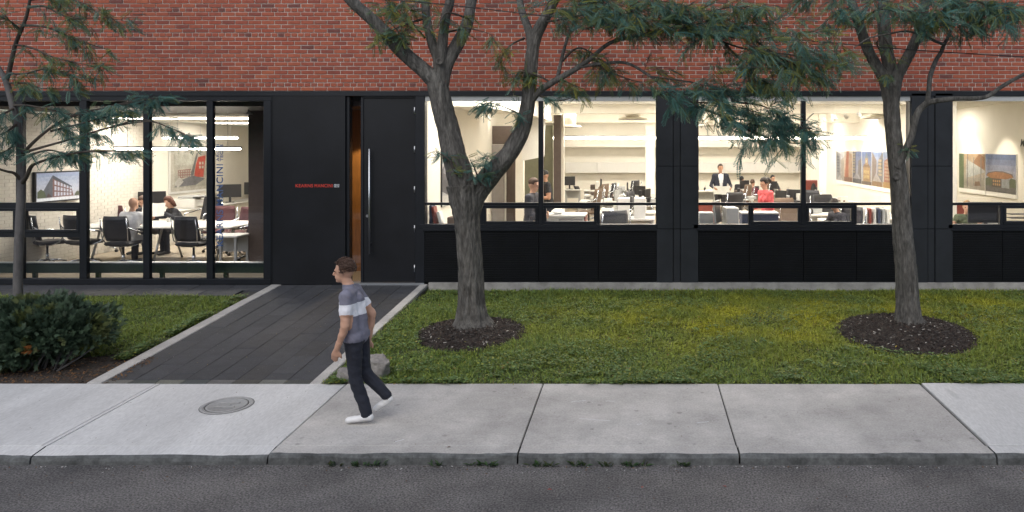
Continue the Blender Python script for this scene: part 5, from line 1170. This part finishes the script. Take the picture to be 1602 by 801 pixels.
for path, n, kw in [
    ([(1345,35,D-.1),(1375,15,D-.5),(1420,18,D-.8),(1470,22,D-1)], 170, dict(side=.34)), ([(1440,40,D-.2),(1480,15,D-.6),(1530,12,D-.9),(1580,18,D-1.1)], 190, dict(side=.34)), ([(1449,0,D-.2),(1500,0,D-.6),(1560,5,D-1),(1620,0,D-1.2)], 160, dict(side=.32)),
    ([(1440,30,D-.2),(1455,38,D-.5),(1500,40,D-.7),(1540,38,D-.8)], 90, dict(side=.22)), ([(1335,10,D-.2),(1310,20,D-.4),(1285,40,D-.6)], 60, dict(side=.24)), ([(1332,0,D-.2),(1290,-5,D-.5),(1240,0,D-.7)], 80, dict(side=.28)),
    ([(1385,60,D-.1),(1392,75,D-.3),(1398,90,D-.35)], 24, dict(weights=OL, side=.12, size=(.1,.16))), ([(1378,80,D-.1),(1372,68,D-.3),(1380,52,D-.35)], 24, dict(side=.12, size=(.1,.16))), ([(1398,120,D-.2),(1392,118,D-.25),(1384,116,D-.3)], 10, dict(weights=OL, side=.1, size=(.1,.15))), ([(1412,238,D-.1),(1422,232,D-.2),(1428,228,D-.2)], 5, dict(side=.08, size=(.09,.13)))]: c3.spray(path, n, **kw)
for a_ in ((1430,16,85,26,D-.7,420,None),(1540,18,75,24,D-.9,420,None),(1345,15,40,16,D-.4,120,None)): c3.fill(*a_)
c3.cloud((3.6,-2.9,6.5), 2.6, 2.0, 1.3, 1200); c3.build(T3); attach(T3)
# --- slender young tree by the hedge
d1 = 11.0; T1 = thing('young_locust_tree', 'slender young tree with a thin grey trunk rising behind the evergreen shrub', 'tree', (P(27,499,d1).x, d1-DF, gz(d1-DF))); D = d1
L2([(27,502,D,17),(28,480,D,14),(28,440,D,13),(29,400,D,12.5),(31,350,D,12.5),(33,310,D,12),(34,270,D,11.5),(33,240,D,11),(29,212,D,10.5),(23,180,D,10),(17,152,D,10),(11,132,D,9),(5,118,D,8),(-8,95,D,6),(-25,50,D+.1,5),(-45,-40,D+.2,3)], T1, name='trunk', mt='bark_young', n=16, ridge=.03)
L2([(9,130,D,7),(14,112,D,7),(19,90,D-.05,6.5),(24,70,D-.05,6),(33,47,D-.1,5.5),(40,30,D-.1,5),(45,10,D-.15,4.5),(48,-10,D-.2,4),(60,-90,D-.3,3)], T1, mt='twig', n=10, ridge=.04)
L2([(34,288,D,7),(42,276,D-.1,6),(48,262,D-.15,5.5),(56,256,D-.2,4.5),(80,248,D-.3,3.5),(130,238,D-.4,2.5),(205,236,D-.5,1.5)], T1, mt='twig', n=8, ridge=.04)
L2([(34,285,D,6),(24,272,D-.1,5),(10,268,D-.2,4),(-10,262,D-.3,3)], T1, mt='twig', n=8, ridge=.04)
L2([(33,245,D,6),(50,225,D-.1,5),(80,200,D-.2,4),(120,178,D-.3,3),(170,168,D-.4,2),(250,152,D-.5,1.2)], T1, mt='twig', n=8, ridge=.04)
L2([(33,240,D,5),(60,232,D-.2,4),(110,218,D-.3,3),(170,200,D-.4,2.5),(230,188,D-.5,2),(300,216,D-.6,1.2)], T1, mt='twig', n=8, ridge=.04)
c1 = Crown([.4,.32,.18,.08,.02], 1.1); BR = [.15,.25,.35,.22,.03]
for path, n, kw in [
    ([(45,12,D-.15),(70,10,D-.2),(110,28,D-.3),(165,28,D-.35),(205,35,D-.4)], 130, dict(weights=BR, side=.2)), ([(46,0,D-.15),(90,-5,D-.25),(130,5,D-.3),(160,15,D-.3)], 90, dict(weights=BR, side=.2)),
    ([(36,40,D-.1),(70,42,D-.25),(110,58,D-.3),(150,72,D-.35),(172,78,D-.35)], 105, dict(weights=BR, side=.18)), ([(24,70,D-.05),(50,75,D-.2),(85,90,D-.3),(130,100,D-.35),(158,108,D-.4)], 90, dict(weights=BR, side=.18)),
    ([(12,115,D),(40,115,D-.2),(75,108,D-.3),(120,120,D-.35),(160,125,D-.35)], 120, dict(weights=BR, side=.18)), ([(15,130,D),(40,130,D-.2),(65,138,D-.3),(110,138,D-.35)], 80, dict(weights=BR, side=.14)), ([(30,45,D),(10,30,D-.2),(-20,25,D-.3)], 40, dict(weights=BR, side=.16)), ([(33,50,D),(20,38,D-.1),(8,24,D-.3)], 20, dict(weights=BR, side=.14)),
    ([(60,215,D-.15),(100,188,D-.25),(150,172,D-.35),(200,160,D-.45),(252,152,D-.5)], 190, dict(weights=TE, side=.20)), ([(80,205,D-.2),(120,195,D-.3),(170,182,D-.4),(215,172,D-.45)], 110, dict(weights=TE, side=.16)),
    ([(60,232,D-.2),(110,218,D-.3),(170,200,D-.4),(230,190,D-.5),(265,200,D-.55),(300,215,D-.6)], 150, dict(weights=TE, side=.15)), ([(50,258,D-.2),(90,245,D-.3),(140,236,D-.4),(190,236,D-.45),(215,236,D-.5)], 150, dict(weights=TE, side=.16)),
    ([(40,245,D-.1),(75,235,D-.25),(110,240,D-.3),(150,225,D-.35)], 80, dict(weights=TE, side=.15)), ([(25,195,D-.05),(12,205,D-.2),(-8,215,D-.3)], 60, dict(weights=TE, side=.18)), ([(30,215,D-.05),(12,235,D-.2),(-6,240,D-.3)], 60, dict(weights=TE, side=.18)), ([(20,170,D-.05),(5,178,D-.2),(-15,185,D-.3)], 50, dict(weights=TE, side=.18)), ([(20,165,D),(45,165,D-.2),(80,172,D-.3),(110,180,D-.3)], 70, dict(weights=TE, side=.17))]: c1.spray(path, n, **kw)
c1.cloud((-8.6,-2.2,5.6), 1.0, .9, .8, 350); c1.build(T1); attach(T1)
# ================================================================== evergreen shrub, grass, mulch, small things
def shrub(name, label, cx, cy, rx, ry, h, n, stems):
    t = thing(name, label, 'shrub', (cx, cy, gz(cy)-.02)); P_ = []; C_ = []; Dn = []
    while len(P_) < n:
        v = V3((random.gauss(0,1),random.gauss(0,1),random.gauss(0,1))).normalized(); q = random.random()**.33
        lump = 1 + .30*mnoise.noise(V3((v.x*2.3+cx,v.y*2.3,v.z*2.3))) + .16*mnoise.noise(v*6)
        sup = (abs(v.x)**3+abs(v.y)**3+abs(v.z)**3)**(1/3); v2 = v/sup if sup > 0 else v
        p = V3((v2.x*rx, v2.y*ry, v2.z*h*.5))*q*lump*.93 + V3((0,0,h*.53))
        if p.z < .05 + .10*max(0, p.x/rx)**2*2.2 or mnoise.noise(p*5.5) < -.30: continue
        if p.x > rx*.2 and p.z < .27 and random.random() < .9: continue
        P_.append(tuple(p)); Dn.append(tuple(v + V3((random.gauss(0,.5),random.gauss(0,.5),random.gauss(.35,.4)))))
        r = mnoise.noise(p*3.1+V3((9,0,0)))
        base = np.array((.050,.082,.050)) if r < .22 else np.array((.085,.105,.036))
        if mnoise.noise(p*4+V3((0,7,0))) > .54 and p.z < .6*h: base = np.array((.20,.07,.018))
        C_.append(base*random.uniform(.6,1.5))
    # sprig template: short flat needles on both sides of a stem
    sv, sf = [], []
    for i in range(6):
        x = .1+.15*i
        for s in (-1,1):
            q = len(sv); b = V3((x,0,0)); dv = V3((.6,s*.8,.1)).normalized(); u = V3((.8,-s*.6,0)); sv.extend([b-u*.05, b+u*.05, b+dv*.42+u*.03, b+dv*.42-u*.03]); sf.append((q,q+1,q+2,q+3))
    sv = np.array([list(v) for v in sv]); sf = np.array(sf); N = len(P_)
    d = np.array(Dn); d /= np.linalg.norm(d,axis=1,keepdims=True); up = rng.normal(0,1,(N,3)); y = np.cross(up,d); y /= np.linalg.norm(y,axis=1,keepdims=True)+1e-9; z = np.cross(d,y)
    V = np.einsum('nij,vj->nvi', np.stack([d,y,z],axis=2), sv)*rng.uniform(.045,.085,N)[:,None,None] + np.array(P_)[:,None,:]
    Fc = (sf[None]+(np.arange(N)*len(sv))[:,None,None]).reshape(-1,4)
    npmesh('foliage', V.reshape(-1,3), Fc, M['needle'], np.repeat(np.array(C_),len(sv),axis=0), t)
    for k in range(stems):
        a = random.uniform(-.2,.75)*rx; e = V3((a+random.uniform(-.15,.3), random.uniform(-.3,.2)*ry, random.uniform(.3,.6)*h)); b = V3((a*.75, random.uniform(-.5,-.1)*ry, 0))
        MB().tube([b, b.lerp(e,.5)+V3((random.uniform(-.04,.04),0,.0)), e], [.014,.010,.006], 6).build('stem', M['bark_young'], t)
    return t
shrub('evergreen_shrub', 'dense dark evergreen shrub with bare stems at its foot beside the path edging', -7.12, -3.74, .88, .50, .74, 15000, 14)
shrub('evergreen_shrub', 'dark evergreen shrub cut off by the left picture edge along the sidewalk', -8.5, -3.7, .75, .5, .76, 8000, 6)
# soil apron under the shrubs
ap = sheet(-9.4, -5.9, SWB+.004, -3.25, -.012, 60, 20); struct(ap.build('soil_bed', M['soil']))
# mulch discs
for (bx, by, r) in BEDS:
    vs = [(bx, by, gz(by)-.004+.07+dip(by))]; n = 40; fs = []
    for q in (.5, 1.0):
        for i in range(n):
            a = 2*math.pi*i/n; rr = r*q*(1+.05*mnoise.noise(V3((math.cos(a)*2,math.sin(a)*2,bx)))); x, y = bx+rr*math.cos(a), by+rr*math.sin(a); vs.append((x, y, gz(y)-.006+dip(y)+mound(x,y)))
    for i in range(n): j = (i+1) % n; fs.append((0,1+i,1+j)); fs.append((1+i,1+n+i,1+n+j,1+j))
    struct(MB().add(vs, fs, 0, True).build('mulch_bed', M['soil']))
def chips(name, pts, cols, smin, smax, mt, parent=None):
    N = len(pts); s = rng.uniform(smin, smax, (N,1)); tv = np.array([(-1,-.4,0),(1,-.35,0),(1,.35,0),(-1,.4,0),(-.8,-.3,.35),(.8,-.3,.35),(.8,.3,.35),(-.8,.3,.35)])
    tf = np.array([(4,5,6,7),(0,1,5,4),(1,2,6,5),(2,3,7,6),(3,0,4,7)]); a = rng.uniform(0,6.28,N); b = rng.normal(0,.4,N)
    ca, sa, cb_, sb_ = np.cos(a), np.sin(a), np.cos(b), np.sin(b); X = tv[None,:,0]*cb_[:,None]-tv[None,:,2]*sb_[:,None]; Z = tv[None,:,0]*sb_[:,None]+tv[None,:,2]*cb_[:,None]; Y = np.repeat(tv[None,:,1],N,0)
    V = np.stack([X*ca[:,None]-Y*sa[:,None], X*sa[:,None]+Y*ca[:,None], Z],axis=2)*s[:,:,None] + np.array(pts)[:,None,:]
    return npmesh(name, V.reshape(-1,3), (tf[None]+(np.arange(N)*8)[:,None,None]).reshape(-1,4), mt, np.repeat(np.array(cols),8,axis=0), parent)
pts, cols = [], []
for bx, by, r in BEDS:
    for k in range(int(5200*r*r)):
        a = random.uniform(0,6.283); q = r*math.sqrt(random.random())*random.choice([1,1,1,1.04]); x, y = bx+q*math.cos(a), by+q*math.sin(a); pts.append((x,y,gz(y)+dip(y)+mound(x,y)+.002+random.random()*.012))
        t = random.random(); cols.append(np.array((.020,.014,.011) if t < .55 else ((.034,.021,.015) if t < .85 else ((.06,.054,.048) if t < .975 else (.32,.30,.27))))*random.uniform(.6,1.4))
tag(chips('mulch_chips', pts, cols, .008, .024, M['mulch']), 'dark wood mulch chips heaped round the two lawn trees', 'mulch', kind='stuff')
pts, cols = [], []
for k in range(2600):
    x, y = random.uniform(-9.3,-5.75), random.uniform(SWB+.02,-3.5); pts.append((x,y,gz(y)-.006+random.random()*.006)); cols.append(np.array(random.choice([(.05,.035,.025),(.07,.045,.03),(.04,.03,.025),(.16,.08,.03)]))*random.uniform(.6,1.3))
tag(chips('bark_litter', pts, cols, .006, .018, M['mulch']), 'brown bark litter under the evergreen shrubs', 'bark litter', kind='stuff')

# grass: every blade is geometry, colour drifts, with window glow painted in as yellow
def lawn_blades(name, label, x0, x1, y0, y1, dens, seed):
    g_ = np.random.default_rng(seed); N = int((x1-x0)*(y1-y0)*dens); x = g_.uniform(x0,x1,N); y = g_.uniform(y0,y1,N); keep = np.ones(N,bool)
    for bx, by, r in BEDS:
        an = np.arctan2(y-by, x-bx); keep &= np.hypot(x-bx,y-by) > r*(1+.035*np.sin(an*7+bx)+.02*np.sin(an*15)) - .02
    # bare soil: along the sidewalk, patches by the path edging, under the shrubs
    nz = np.sin(x*5.1)*.5+np.sin(x*11.7+1)*.3+np.sin(x*23+2)*.2
    keep &= ~((y < SWB + .02 + .045*nz) & (g_.random(N) < .8))
    if x0 > -4: keep &= ~((x < x0+.10+.06*np.sin(y*7)) & (g_.random(N) < .6))
    else: keep &= ~((x > x1-.14-.08*np.sin(y*6)) & (g_.random(N) < .75)); keep &= ~((x < -5.8) & (y < -3.3 + .2*np.sin(x*3)))
    thin = np.sin(x*1.9+y*2.7)*np.sin(x*3.3-y*1.7+2); keep &= ~((thin > .62) & (g_.random(N) < .35))
    x, y = x[keep], y[keep]; N = len(x); z = .0745*np.minimum(y,0) - .02 + (-.075*np.maximum(0,1+y/1.6) if x0 > -4 else 0)
    for bx, by, r in BEDS: q = np.hypot(x-bx,y-by)/r; z += np.where(q<1, .07*(1-q*q), 0)
    broad = g_.random(N) < .30
    L = np.where(broad, g_.uniform(.030,.06,N), g_.uniform(.04,.10,N))*(.8+.30*np.sin(x*2.1+1)*np.sin(y*2.6)+.28*np.sin(x*13+np.sin(y*9)*2)*np.sin(y*15+np.sin(x*7)*2))*np.where(g_.random(N)<.04,1.5,1); wd = np.where(broad, g_.uniform(.009,.017,N), g_.uniform(.0022,.0042,N))
    a = g_.uniform(0,2*np.pi,N); ln = np.where(broad, g_.uniform(.9,1.9,N), g_.uniform(.3,1.25,N)); dx, dy = np.cos(a), np.sin(a); sx, sy = -dy, dx
    def pt(t, wf, s):
        h = L*t; bend = ln*L*t*t; return np.stack([x+dx*bend+sx*wd*wf*s, y+dy*bend+sy*wd*wf*s, z+h*(1-.35*ln*t)], axis=1)
    V = np.stack([pt(0,.6,-1),pt(0,.6,1),pt(.55,1.0,1),pt(.55,1.0,-1),pt(1.0,.15,1),pt(1.0,.15,-1)],axis=1)
    tf = np.array([(0,1,2,3),(3,2,4,5)]); Fc = (tf[None]+(np.arange(N)*6)[:,None,None]).reshape(-1,4)
    dark = np.array((.115,.185,.048)); yel = np.array((.39,.39,.040)); mid = np.array((.235,.30,.062)); cool = np.array((.145,.225,.095))
    glow_w = np.exp(-(((x-1.9)/3.2)**2+((y+1.9)/1.5)**2))*.95 + .5*np.exp(-(((x-5.2)/1.6)**2+((y+1.0)/1.1)**2)) if x0 > -4 else .12*np.ones(N)  # warm light from the windows, painted into the blade colour
    glow_w = np.clip(glow_w*(.75+.5*np.sin(x*3.7+y*2.2)*np.sin(x*1.3-y*4.1)), 0, 1); t = g_.random(N)
    C = np.where((t<.45)[:,None], mid, np.where((t<.8)[:,None], dark, cool)); C = C*(1-glow_w[:,None]) + yel*glow_w[:,None]; C = np.where((g_.random(N)<.02)[:,None], np.array((.20,.16,.07)), C); C = C*g_.uniform(.6,1.4,N)[:,None]
    tag(npmesh(name, V.reshape(-1,3), Fc, M['grass'], np.repeat(C,6,axis=0)), label, 'grass', kind='stuff')
lawn_blades('grass', 'patchy green grass with yellow window glow painted in round the two big trees', LX0+.01, 7.6, SWB+.01, -.075, 4300, 3)
lawn_blades('grass', 'short green grass between the evergreen shrub and the paver strip', -10.2, LXL-.01, SWB+.01, -.72, 4300, 5)

# broad leaved weeds in drifts through the lawn, thickest along the sidewalk
def weeds(name, label, x0, x1, y0, y1, n, seed):
    g_ = np.random.default_rng(seed); P_ = []; C_ = []; S_ = []
    while len(P_) < n:
        x = g_.uniform(x0,x1); y = y0 + (y1-y0)*g_.random()**2.2
        if mnoise.noise(V3((x*1.1,y*1.3,3))) + .5*mnoise.noise(V3((x*3.7,y*3.7,1))) < .02 or any(math.hypot(x-bx,y-by) < r*.97 for bx,by,r in BEDS): continue
        for q in range(g_.integers(3,7)): P_.append((x+g_.normal(0,.022), y+g_.normal(0,.022), gz(y)+dip(y,x)+g_.uniform(.015,.055))); S_.append(g_.uniform(.011,.024)); C_.append(np.array((.15,.235,.085) if g_.random() < .8 else (.26,.28,.06))*g_.uniform(.6,1.3))
    N = len(P_); tv = np.array([(0,-.2,0),(.55,-.75,.12),(1,-.3,.2),(1.1,.3,.15),(.55,.75,.12),(0,.2,0)]); a = g_.uniform(0,6.28,N); ca, sa = np.cos(a), np.sin(a)
    V = np.stack([tv[None,:,0]*ca[:,None]-tv[None,:,1]*sa[:,None], tv[None,:,0]*sa[:,None]+tv[None,:,1]*ca[:,None], np.repeat(tv[None,:,2],N,0)+g_.normal(0,.25,(N,1))*tv[None,:,0]],axis=2)*np.array(S_)[:,None,None] + np.array(P_)[:,None,:]
    tag(npmesh(name, V.reshape(-1,3), np.arange(N*6).reshape(-1,6), M['grass'], np.repeat(np.array(C_),6,axis=0)), label, 'ground cover', kind='stuff')
weeds('clover', 'broad leaved weeds spread through the big lawn along the sidewalk', LX0+.05, 7.4, SWB-.015, -.3, 26000, 21)
weeds('clover', 'broad leaved weeds in the small lawn beside the evergreen shrub', -6.2, LXL-.05, -3.6, -.75, 4500, 22)
pts, cols = [], []
for k in range(260):
    x, y = random.uniform(LX0,7.2), random.uniform(SWB-.05,-.2); pts.append((x,y,gz(y)+dip(y,x)+.05 if y > SWB+.03 else gz(y)+.003)); cols.append(np.array(random.choice([(.35,.28,.05),(.28,.16,.05),(.4,.36,.12)]))*random.uniform(.6,1.2))
tag(chips('leaf_litter', pts, cols, .008, .016, M['mulch']), 'tiny yellow and brown leaflets fallen on the lawn', 'leaf litter', kind='stuff')
# boulder at the corner of path and sidewalk, with a smaller broken lump
def boulder(label, px, py, d, rx, ry, rz_, seed):
    c = P(px, py, d); z = gz(c.y); m_ = MB(); r_ = random.Random(seed)
    planes = [(V3((r_.gauss(0,1),r_.gauss(0,1),r_.gauss(0,.6))).normalized(), r_.uniform(.66,.9)) for _ in range(13)] + [(V3((.12,-.2,1)).normalized(), .62), (V3((-.5,-1,.05)).normalized(), .72)]
    def fn(v):
        r = 1.15
        for n, k in planes:
            q = n.dot(v)
            if q > .05: r = min(r, k/q)
        q = v*3 + V3((seed,0,0)); return r*(1 + mnoise.noise(q*1.3)*.07 + mnoise.noise(q*4)*.045 + abs(mnoise.noise(V3((q.x*2,q.y*2,q.z*7))))*.06)
    m_.ball((0,0,rz_*.5), rx, ry, rz_, 64, 44, fn=fn); ob = m_.build('boulder', M['rock']); ob.location = (c.x, c.y, z)
    tag(ob, label, 'boulder'); return ob
boulder('pale flat topped limestone boulder in the grass at the path corner', 586, 588, lawn_d(588), .205, .16, .185, 3)
boulder('low broken limestone lump between path edging and boulder', 545, 597, lawn_d(595), .14, .10, .10, 8)
# weeds in the gutter, litter on the road, leaves
wm = None
for k, px in enumerate((521,560,578,592,680,745,770,838,858,905,950,985,1005,1072)):
    x = (px-PX)*6.72/F + random.uniform(-.02,.02); y = SWF - .025 - random.uniform(0,.02); m_ = MB()
    for q in range(random.randint(9,17)):
        a = random.uniform(0,6.28); L = random.uniform(.03,.075); e = V3((math.cos(a)*L*1.2, math.sin(a)*L*.6-.01, random.uniform(.015,.06))); s = V3((-math.sin(a),math.cos(a),0))*random.uniform(.006,.012); b = V3((random.uniform(-.05,.05),random.uniform(-.01,.01),0))
        m_.add([b, b+e*.5+s+V3((0,0,.01)), b+e, b+e*.5-s+V3((0,0,.01))], [(0,1,2,3)], 0, False, tuple(c*random.uniform(.7,1.3) for c in (.05,.085,.035)))
    o = m_.build('gutter_weed', M['grass'], color=True); o.location = (x, y, -.469); tag(o, 'small green weed growing in the gutter at the foot of the kerb', 'weed', 'weeds in the gutter')
pts, cols = [], []
for k in range(900):
    x = random.uniform(-5.5,4.6); y = SWF - .01 - abs(random.gauss(0,.05)) - .02; pts.append((x,y,-.469)); t = random.random(); cols.append((.10,.095,.09) if t < .6 else ((.05,.04,.03) if t < .85 else ((.5,.49,.47) if t < .93 else (.16,.08,.03))))
for k in range(260):
    x = random.uniform(-5.5,4.6); y = random.uniform(-7.2,SWF-.05); pts.append((x,y,-.467)); cols.append(random.choice([(.03,.03,.03),(.22,.21,.2),(.12,.07,.04)]))
tag(chips('gutter_grit', pts, cols, .003, .010, M['mulch']), 'grit and leaf crumbs lying in the gutter along the kerb', 'grit', kind='stuff')
pts, cols = [], []
for k in range(420):
    x = random.uniform(-6.5,5.5); y = random.uniform(SWK+.02,SWB-.02); pts.append((x,y,gz(y)+.001)); cols.append(random.choice([(.12,.11,.10),(.2,.19,.18),(.62,.6,.57),(.15,.10,.06)]))
for k in range(200):
    x = random.uniform(PX0,PX1); y = random.uniform(SWB+.05,-.1); pts.append((x,y,gz(y)+.001)); cols.append(random.choice([(.35,.33,.3),(.2,.17,.08),(.3,.22,.05)]))
tag(chips('pavement_specks', pts, cols, .0025, .006, M['mulch']), 'specks of dirt and leaf bits scattered over the pavement', 'specks', kind='stuff')
for k, (px, py) in enumerate(((860,771),(1005,767),(1133,766),(702,707))):
    d = 1230*2.75/(py-230) if py > 730 else 6.9; c = P(px, py, d); z = -.466 if py > 730 else gz(c.y)+.003
    m_ = MB().add([(-.022,0,.004),(-.006,-.012,.010),(.022,0,.005),(-.004,.012,.012)], [(0,1,2,3)]); o = m_.build('fallen_leaf', M['redlam'] if py > 730 else M['tan']); o.location = (c.x, c.y, z); o.rotation_euler.z = k*1.3
    tag(o, 'small dry brown leaf lying on the road' if py > 730 else 'small dry leaf lying on the kerb top', 'leaf', 'fallen leaves')
# thin cable strung in front of the brick
cw_ = [P(500,-6,10.0), P(640,2,10.0), P(740,12,10.05), P(900,30,10.1), P(1100,48,10.15), P(1300,67,10.2), P(1440,79,10.25), P(1602,89,10.3), P(1750,97,10.4)]
cp2, cr2 = catmull(cw_, [.007]*len(cw_), 8)
tag(MB().tube([V3((-14,-2.95,4.62))] + cp2 + [V3((11,-2.5,3.2))], .007, 6).build('overhead_cable', M['cable']), 'thin black cable strung through the trees in front of the brick wall', 'cable')
